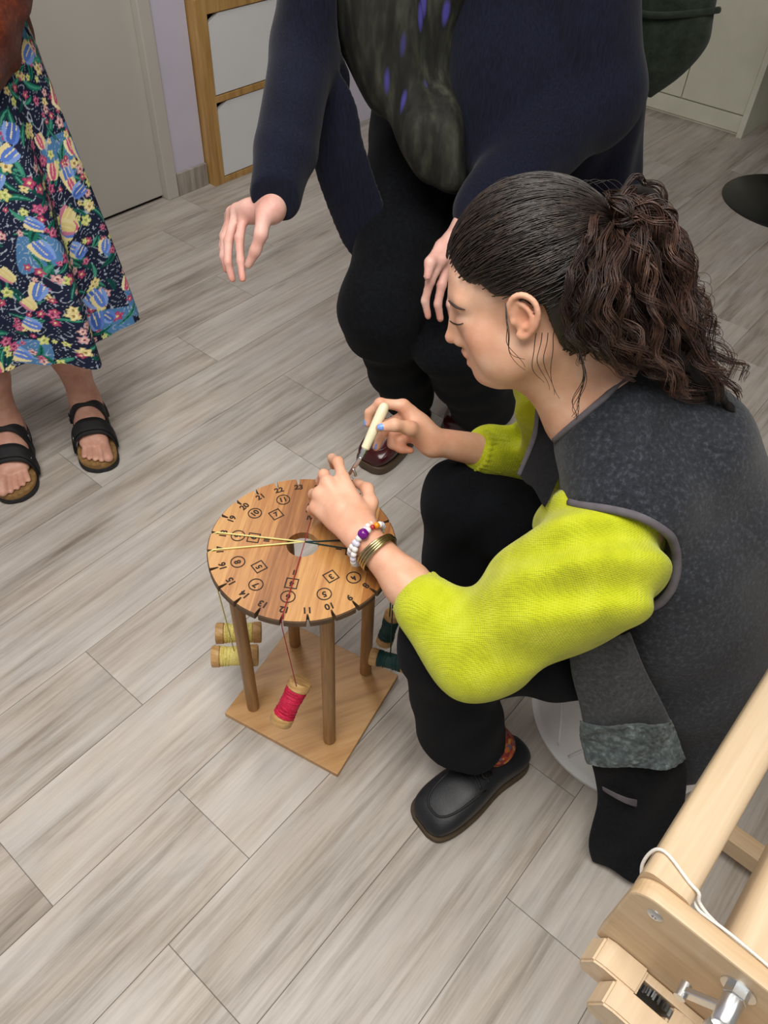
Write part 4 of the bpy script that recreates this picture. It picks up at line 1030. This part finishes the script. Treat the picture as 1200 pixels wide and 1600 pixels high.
# the big purple bead sits on the side towards the viewer
angc = math.atan2(toCam@vb, toCam@ub); nb = 22
for i in range(nb):
    a = 2*math.pi*i/nb; df = (a-angc+math.pi) % (2*math.pi)-math.pi
    seq.append(('bead_purple', .0088) if abs(df) < math.pi/nb else ((pat[i % 10], .0052 if pat[i % 10] != 'bead_red' else .004)))
beads(b1, wd_, .0318, seq, 'bead_bracelet')
beads(b1+wd_*.004-DZ*.006+A3(-.006, 0, 0), nrm(wd_+A3(.3, .2, .2)), .0335, [('bead_white' if i % 3 else 'bead_clear', .0048) for i in range(24)], 'pearl_bracelet')
for k in range(4):
    c = LWR+wd_*(.030+.0035*k); u, v, d = frame(wd_+A3(.05*(k-1.5), 0, 0)); tube('bangle', [c+(u*math.cos(a)+v*math.sin(a))*(.0315+.0004*k) for a in np.linspace(0, 2*math.pi, 49)[:-1]], .0019, 'brass', woman, 8, True)

# ------------------------------------------------------------------ crouching person in the navy coat
pc = thing('person', 'person in a long navy cardigan and black trousers crouching behind the braiding stand', 'person', A3(.1, 1.62, 0))
def simple_head(F, c, yaw, pitch):
    M = euler(yaw, pitch, 0); T = lambda l: c+M@np.asarray(l, float); head_sdf(F, T, M, 1.); return T, M
B_ = Field((-.42, 1.22, .44), (.55, 2.1, 1.62), .0034)
hc2 = A3(.03, 1.52, 1.42); T2, M2 = simple_head(B_, hc2, -100, 30)
nb2 = A3(.05, 1.66, 1.26); B_.cone(T2((-.03, 0, -.03)), nb2, .055, .06, .03)
B_.chain([nb2, A3(.115, 1.76, 1.10), A3(.12, 1.92, .78)], [.08, .13, .14], .05)
aS, aE, aW = A3(-.15, 1.70, 1.18), A3(-.195, 1.63, .93), W(424, 328, .725)
cS, cE, cW = A3(.28, 1.70, 1.18), A3(.362, 1.63, .875), W(728, 352, .672)
for s_, e_, w_ in ((aS, aE, aW), (cS, cE, cW)): B_.cone(nb2, s_, .06, .055, .04); B_.cone(s_, e_, .05, .04, .02); B_.cone(e_, w_, .038, .025, .02)
m_ = [W(383, 326, .710), W(371, 328, .702), W(363, 332, .690), W(360, 338, .676)]
f_ = [[W(374, 372, .676), W(376, 408, .645), W(379, 436, .620)], [W(357, 376, .664), W(356, 410, .634), W(363, 436, .606)], [W(351, 372, .652), W(349, 400, .626), W(354, 422, .602)], [W(349, 368, .640), W(347, 386, .620), W(351, 402, .602)]]
t_ = [W(412, 340, .722), W(408, 366, .702), W(399, 392, .674), W(388, 414, .648)]
hand_sdf(B_, aW, m_, f_, t_, .0088, .023, .012)
m2 = [W(690, 405, .640), W(702, 405, .632), W(715, 405, .625), W(727, 402, .620)]
g2 = [[W(672, 440, .600), W(664, 470, .562), W(669, 494, .530)], [W(690, 445, .590), W(684, 475, .555), W(688, 498, .524)], [W(708, 445, .585), W(703, 475, .550), W(706, 495, .522)], [W(722, 440, .585), W(718, 465, .555), W(720, 482, .535)]]
t2 = [W(715, 365, .660), W(690, 385, .655), W(672, 410, .640), W(668, 432, .620)]
hand_sdf(B_, cW, m2, g2, t2, .0092, .023, .012)
b2 = B_.obj('body', 'skin_rosy', pc, 2); del B_
skin_tint(b2, T2, M2, 1., [(f[-1], .02, (1., .82, .78)) for f in f_+g2])
Hf = Field(hc2-.19, hc2+.19, .006); Hf.ell(T2((-.014, 0, .05)), (.108, .088, .10), M2, .01); Hf.ell(T2((-.05, 0, -.03)), (.06, .075, .09), M2, .03); Hf.ell(T2((.10, 0, -.045)), (.075, .09, .10), M2, .01, 'sub')
h2 = Hf.obj('hair', 'hair_dark', pc, 2); color_attr(h2, np.ones((len(h2.data.vertices), 3))*1.4); del Hf
T_ = Field((-.22, 1.28, .05), (.50, 2.2, .95), .007)
T_.chain([A3(.03, 1.88, .67), A3(-.030, 1.475, .470), A3(.045, 1.63, .13)], [.116, .085, .072], .05)
T_.cone(A3(.23, 1.88, .66), A3(.128, 1.455, .410), .110, .083, .012); T_.cone(A3(.128, 1.455, .410), A3(.235, 1.60, .15), .083, .088, .012)
T_.ell(A3(.125, 1.96, .70), (.20, .15, .15), None, .06); T_.disp(wavy(21, (40, 55, 70), .006)); T_.cut((0, 0, -1), (0, 0, .085))
T_.obj('trousers', 'trouser_soft', pc, 2); del T_
N_ = Field((-.20, 1.40, .62), (.40, 2.1, 1.30), .006)
N_.ell(A3(-.045, 1.72, 1.0), (.125, .155, .22), euler(0, -14, 0), .03); N_.chain([A3(-.03, 1.66, .92), A3(.040, 1.585, .81), A3(.085, 1.555, .735)], [.07, .055, .035], .05); N_.cone(A3(.1, 1.75, 1.1), nb2, .15, .075, .05)
N_.disp(lambda X, Y, Z: .006*np.sin(X*75+Z*12)); N_.obj('blouse', 'blouse', pc, 2); del N_
C_ = Field((-.36, 1.38, .48), (.72, 2.25, 1.34), .0065)
C_.chain([A3(.15, 2.0, .78), A3(.13, 1.93, .98), A3(.115, 1.80, 1.14)], [.17, .19, .17], .05)
C_.chain([A3(.150, 1.74, 1.08), A3(.195, 1.70, .90), A3(.185, 1.64, .755)], [.125, .120, .085], .05)
C_.chain([A3(.33, 1.82, .95), A3(.41, 1.86, .78), A3(.465, 1.88, .62)], [.12, .105, .095], .05)
C_.ell(A3(-.165, 1.66, .92), (.055, .035, .22), euler(0, 3, 0), .02); C_.ell(A3(-.120, 1.61, .71), (.062, .024, .21), euler(0, -12, 0), .02)
C_.chain([aS, aE, aE*.35+aW*.65], [.070, .062, .056], .02); C_.chain([cS, cE, cE*.35+cW*.65], [.095, .085, .066], .03)
C_.cone(aE*.35+aW*.65, aE*.1+aW*.9, .058, .052, .01); C_.cone(cE*.35+cW*.65, cE*.1+cW*.9, .066, .056, .01)
C_.cone(nb2+A3(-.06, -.1, -.03), A3(-.02, 1.56, .8), .05, .075, .02, 'sub'); C_.ell(A3(-.045, 1.72, 1.0), (.120, .150, .215), euler(0, -14, 0), .01, 'sub'); C_.cone(nb2, T2((0, 0, 0)), .075, .08, .01, 'sub')
C_.disp(wavy(31, (22, 30, 38), .009)); C_.disp(lambda X, Y, Z: .005*np.sin(X*60+Y*35)*np.clip((.9-Z)*4, 0, 1)); C_.cut((0, 0, -1), (0, 0, .51))
coat = C_.obj('cardigan', 'navy_knit', pc, 2); del C_
shoe(A3(.095, 1.68, 0), A3(-.052, 1.462, 0), pc, 'ox', .052, .075); shoe(A3(.285, 1.83, 0), A3(.175, 1.60, 0), pc, 'ox', .052, .075)
# dark green bag behind the coat
bag = thing('bag', 'dark green quilted bag hanging behind the navy cardigan', 'bag', A3(.56, 2.02, .74))
loft('body', [(A3(.575, 2.03, .752), A3(.006, 0, 0), A3(0, .012, 0)), (A3(.575, 2.03, .79), A3(.060, 0, .015), A3(0, .035, 0)), (A3(.570, 2.04, .85), A3(.105, 0, .02), A3(0, .055, 0)), (A3(.56, 2.05, .92), A3(.115, 0, .01), A3(0, .065, 0)), (A3(.55, 2.06, 1.03), A3(.11, 0, 0), A3(0, .06, 0)), (A3(.54, 2.06, 1.10), A3(.09, 0, 0), A3(0, .03, 0))], 'bag_green', bag, 40, 40, lambda t, a: 1+.025*math.sin(3*a+t*9), (True, True), 2.6)
tube('flap_edge', catmull([A3(.455, 1.99, .935), A3(.52, 1.978, .930), A3(.60, 1.985, .935), A3(.672, 2.01, .94)], 20), .007, 'bag_green', bag, 8)
tube('strap', catmull([A3(.50, 2.05, 1.08), A3(.42, 1.98, 1.2), A3(.34, 1.86, 1.285), A3(.33, 1.74, 1.275)], 24), .014, 'bag_green', bag, 8, False, True, .3)

# ------------------------------------------------------------------ standing person in the floral skirt
ps = thing('person', 'person in a floral skirt, rust fleece and black two-strap sandals standing by the door', 'person', A3(-.88, 1.5, 0))
heel1, toe1 = A3(-.812, 1.612, 0), A3(-.722, 1.398, 0); heel2, toe2 = A3(-.975, 1.505, 0), A3(-.888, 1.278, 0)
B_ = Field((-1.18, 1.22, .015), (-.64, 1.80, 1.80), .0026)
FT = .030
def foot(F, heel, toe, inner, knee):
    d = nrm(toe-heel); L = np.linalg.norm(toe-heel)-.022; s_ = np.cross(DZ, d)*inner; P_ = lambda f, w, z: heel+d*(.012+f*L)+s_*w+DZ*(FT+z)
    F.ell(P_(.11, 0, .026), (.028, .028, .028), None, .02); F.cone(P_(.12, 0, .030), P_(.42, -.002, .040), .028, .028, .03); F.cone(P_(.42, .006, .040), P_(.72, .014, .017), .028, .018, .03); F.cone(P_(.40, -.012, .026), P_(.68, -.020, .014), .022, .015, .03)
    F.cone(P_(.72, .016, .016), P_(.68, -.022, .013), .015, .012, .012); ank = P_(.20, 0, .075); F.cone(P_(.2, 0, .04), ank, .034, .032, .03)
    F.cone(ank, knee*.35+ank*.65+A3(0, 0, .0), .032, .044, .03); F.cone(knee*.35+ank*.65, knee*.7+ank*.3, .044, .055, .03); F.cone(knee*.7+ank*.3, knee, .055, .052, .03)
    for w0, w1, f1, r in ((.026, .0255, 1.03, .0122), (.0085, .0085, 1.02, .0070), (-.0055, -.006, .985, .0066), (-.018, -.0195, .945, .0063), (-.029, -.0315, .895, .0060)):
        F.cone(P_(.74-.05*abs(w0-.02)/.04, w0*.85, .014), P_(f1-.03, w1, r*.95), r*.95, r, .0035); F.ell(P_(f1-.01, w1, r*.9), (r*1.02, r*1.02, r*.9), None, .002)
    return P_, ank
k1_, k2_ = A3(-.815, 1.575, .50), A3(-.965, 1.475, .50)
P1, an1 = foot(B_, heel1, toe1, 1, k1_); P2, an2 = foot(B_, heel2, toe2, -1, k2_)
hp = A3(-.90, 1.60, .90)
for k_, x in ((k1_, .07), (k2_, -.07)): B_.cone(k_, hp+A3(x, 0, 0), .055, .085, .03)
B_.chain([hp, A3(-.91, 1.62, 1.15), A3(-.915, 1.62, 1.38), A3(-.915, 1.60, 1.47)], [.13, .12, .10, .055], .05)
hc3 = A3(-.905, 1.57, 1.62); T3, M3 = simple_head(B_, hc3, -70, 18)
b3 = B_.obj('body', 'skin_leg', ps, 2); del B_
skin_tint(b3, T3, M3, 1., [(toe1+A3(0, .03, .04), .10, (1.12, 1.14, 1.14)), (toe2+A3(0, .03, .04), .10, (1.12, 1.14, 1.14))])
Hf = Field(hc3-.19, hc3+.19, .006); Hf.ell(T3((-.014, 0, .05)), (.108, .088, .10), M3, .01); Hf.ell(T3((-.05, 0, -.03)), (.06, .075, .09), M3, .03); Hf.ell(T3((.10, 0, -.045)), (.075, .09, .10), M3, .01, 'sub')
h3 = Hf.obj('hair', 'hair_dark', ps, 2); color_attr(h3, np.ones((len(h3.data.vertices), 3))*2.); del Hf
def sandal(heel, toe, P_, inner):
    d = nrm(toe-heel); L = np.linalg.norm(toe-heel); s_ = np.cross(DZ, d)*inner
    prof = [(0., .012, .012), (.03, .026, .026), (.15, .034, .033), (.4, .034, .035), (.65, .046, .046), (.82, .048, .046), (.93, .042, .034), (.985, .028, .016), (1., .016, .006)]
    def R(f, a, b, z0, z1, g): return (heel+d*(f*L)+s_*(a-b)/2+DZ*(z0+z1)/2, s_*((a+b)/2+g), DZ*(z1-z0)/2)
    so = loft('sandal', [R(f, a, b, 0, .014, .002) for f, a, b in prof], 'sole_black', ps, 36, 44, None, (True, True), 6.)
    loft('footbed', [R(f, a, b, .014, .030, 0) for f, a, b in prof], 'cork', so, 36, 44, None, (True, True), 6.)
    def strap(f0, f1, top, name, over=.004, w=.049):
        V = []; F = []; n = 26; m = 5
        for th in (over, over+.0032):
            for i in range(n):
                a = math.pi*i/(n-1); x = math.cos(a); zz = math.sin(a)
                for j in range(m):
                    f = f0+(f1-f0)*j/(m-1)+.03*(x*inner*.5); t_ = top[0]+(top[1]-top[0])*j/(m-1)
                    V.append(heel+d*(f*L)+s_*(math.copysign(abs(x)**.75, x)*(w+th-.003))+DZ*(.014+(t_+th-.014)*zz**.75))
        g = lambda q, i, j: q*n*m+i*m+j
        for i in range(n-1):
            for j in range(m-1): F += [(g(1, i, j), g(1, i+1, j), g(1, i+1, j+1), g(1, i, j+1)), (g(0, i, j), g(0, i, j+1), g(0, i+1, j+1), g(0, i+1, j))]
            F += [(g(0, i, 0), g(0, i+1, 0), g(1, i+1, 0), g(1, i, 0)), (g(0, i, m-1), g(1, i, m-1), g(1, i+1, m-1), g(0, i+1, m-1))]
        st2 = mesh(name, V, F, 'sandal_black', so, True)
    strap(.54, .71, (.090, .070), 'strap', .004, .047); strap(.27, .44, (.130, .112), 'strap', .004, .041)
    strap(.575, .685, (.0885, .0745), 'strap_flap', .0075, .0475)
    q = [heel+d*(L*(.36-.31*math.sin(a)))+s_*(.040*math.cos(a))+DZ*(.055+.028*math.sin(a)) for a in np.linspace(0, math.pi, 22)]
    tube('heel_strap', q, .0095, 'sandal_black', so, 8, False, True, .3)
    for f, z in ((.63, .055), (.37, .075)):
        c = heel+d*(f*L)-s_*.047+DZ*z; tube('buckle', [c+d*x+DZ*y for x, y in ((-.009, -.009), (.009, -.009), (.009, .009), (-.009, .009))], .0016, 'steel_dark', so, 6, True)
    return so
sandal(heel1, toe1, P1, 1); sandal(heel2, toe2, P2, -1)
# printed skirt: fine mesh, the print is its own colour
NA, NZ = 720, 380
rg = np.random.RandomState(12)
def skirt():
    a = np.linspace(0, 2*math.pi, NA, endpoint=False)[None, :]; t = np.linspace(0, 1, NZ)[:, None]       # t=0 hem, 1 waist
    z = .338+.642*t+.012*np.sin(5*a+1.)*(1-t)**2; cx = -.885-.02*t; cy = 1.555+.05*t
    fold = (1-t)**1.1*(.026*np.sin(7*a+.6)+.016*np.sin(11*a+2.2)+.010*np.sin(17*a))
    rx = .247-.062*t**1.3+fold; ry = .215-.075*t**1.2+fold
    X = cx+rx*np.cos(a); Y = cy+ry*np.sin(a); Z = z+0*a
    V = np.stack([X, Y, Z], -1).reshape(-1, 3); i = np.arange(NZ-1)[:, None]*NA; k = np.arange(NA)[None]; k2 = (k+1) % NA
    F = np.stack([i+k, i+k2, i+NA+k2, i+NA+k], -1).reshape(-1, 4)
    me = bpy.data.meshes.new('skirt'); me.vertices.add(len(V)); me.vertices.foreach_set('co', V.astype(np.float32).ravel()); me.loops.add(F.size); me.loops.foreach_set('vertex_index', F.astype(np.int32).ravel()); me.polygons.add(len(F))
    me.polygons.foreach_set('loop_start', np.arange(0, F.size, 4, dtype=np.int32)); me.polygons.foreach_set('use_smooth', np.ones(len(F), bool)); me.update(calc_edges=True)
    m = NT('floral_print'); at = m.n('ShaderNodeAttribute', attribute_name='tint'); m.p(Base_Color=at.outputs['Color'], Roughness=.8, Specular_IOR_Level=.2); m.bump(m.noise(m.coord(), 700, 2), .15, .0005); MATS['floral'] = m.m
    o = obj('skirt', me, 'floral', ps)
    # unrolled cloth coordinates in metres
    CU = 1.45; u = (a/(2*math.pi)*CU+0*t); v = (t*.70+0*a); col = np.zeros((NZ, NA, 3)); col[:] = lin('1a2038')
    def wrap(du): return (du+CU/2) % CU-CU/2
    w = np.sin(u*95+np.sin(v*60)*2.2)+np.sin(v*105+np.sin(u*70)*2.4); ln = np.abs(np.sin(w*2.3)) < .13; col[ln] = lin('a9b4c4')
    bl = np.sin(u*27+1.3*np.sin(v*19))+np.sin(v*31+1.1*np.sin(u*23)); col[(bl > 1.15) & ~ln] = lin('4f7fae')
    def stamp(cu, cv, R, fn):
        j0, j1 = np.searchsorted(t[:, 0]*.70, [cv-R, cv+R]); du = int(R/CU*NA)+1; c = int(cu/CU*NA); idx = np.arange(c-du, c+du+1) % NA
        if j1 <= j0: return
        x = wrap(u[j0:j1][:, idx]-cu); y = v[j0:j1][:, idx]-cv; sub = col[j0:j1][:, idx]; fn(x, y, sub); col[j0:j1, idx[:, None].T[0]] = sub
    def leaf(cu, cv, ang, L, wd, c1, c2):
        def fn(x, y, s):
            p = x*math.cos(ang)+y*math.sin(ang); q = -x*math.sin(ang)+y*math.cos(ang); q = q-.25*p*p/L; h = wd*(1-(p/L)**2); m_ = (np.abs(p) < L) & (np.abs(q) < h); s[m_] = lin(c1); s[m_ & (np.abs(q) < h*.28)] = lin(c2)
        stamp(cu, cv, L*1.1, fn)
    def rose(cu, cv, R, c1, c2, c3):
        ph = rg.rand()*6
        def fn(x, y, s):
            r = np.hypot(x, y); an = np.arctan2(y, x); e = R*(.82+.18*np.cos(5*an+ph)); s[r < e] = lin(c1); s[(r < e*.74) & (np.sin(r/R*13+an*1.5+ph) > -.1)] = lin(c2); s[r < e*.30] = lin(c3)
        stamp(cu, cv, R*1.05, fn)
    def tulip(cu, cv, R, ang, c1, c2, c3):
        def fn(x, y, s):
            p = (x*math.cos(ang)+y*math.sin(ang))/R; q = (-x*math.sin(ang)+y*math.cos(ang))/R
            for off, c in ((-.36, c1), (.36, c2), (0, c3)):
                m_ = (((q-off*(1+.35*p))/.42)**2+(p/.95)**2 < 1) & (p < .85-abs(off)*.2); s[m_] = lin(c); s[m_ & (np.abs(q-off*(1+.35*p)) < .05) & (p > -.5)] = lin('e8dcae')
        stamp(cu, cv, R*1.2, fn)
    for _ in range(640): leaf(rg.rand()*CU, rg.rand()*.7, rg.rand()*6.28, rg.uniform(.014, .034), rg.uniform(.004, .008), rg.choice(['155f50', '1d7460', '0f4a48', '3c8a74']), rg.choice(['0c3a38', '4fa088']))
    for _ in range(1250): rose(rg.rand()*CU, rg.rand()*.7, rg.uniform(.006, .0135), *(('b04a74', 'd987a0', '6d1f45'), ('d9c98a', 'efe3b0', '9c7a3a'), ('a23a62', 'c8607f', 'e8d49a'), ('cf9aa2', 'e8d0b8', '8c2f55'), ('c9cf7a', 'e6e6a6', '8aa04a'))[rg.randint(5)])
    for _ in range(230): tulip(rg.rand()*CU, rg.rand()*.7, rg.uniform(.016, .027), rg.uniform(.4, 2.7), *(('5f82cf', '86a4e2', '4668b8'), ('e0cf95', 'efe4b8', 'c9577f'), ('7fa0dc', 'e6d7a0', '5c7fd0'), ('e3d6a2', 'c87a96', 'dccb8a'))[rg.randint(4)])
    color_attr(o, col.reshape(-1, 3)); return o
skirt()
R_ = Field((-1.28, 1.30, .74), (-.52, 1.95, 1.50), .007)
R_.chain([A3(-.90, 1.60, .93), A3(-.905, 1.61, 1.10), A3(-.91, 1.62, 1.32), A3(-.915, 1.60, 1.42)], [.185, .185, .165, .09], .05)
R_.chain([A3(-.745, 1.62, 1.33), A3(-.735, 1.60, 1.08), A3(-.775, 1.46, .93)], [.085, .085, .07], .04); R_.chain([A3(-1.08, 1.62, 1.33), A3(-1.10, 1.58, 1.08), A3(-1.0, 1.45, .98)], [.085, .08, .07], .04)
R_.disp(wavy(41, (60, 80, 110, 160), .008)); R_.cone(A3(-.905, 1.60, .90), A3(-.905, 1.6, .70), .168, .175, .01, 'sub'); R_.cone(A3(-.915, 1.6, 1.44), hc3, .07, .07, .01, 'sub'); R_.cut((0, 0, -1), (0, 0, .835))
R_.obj('fleece', 'rust_fleece', ps, 1); del R_
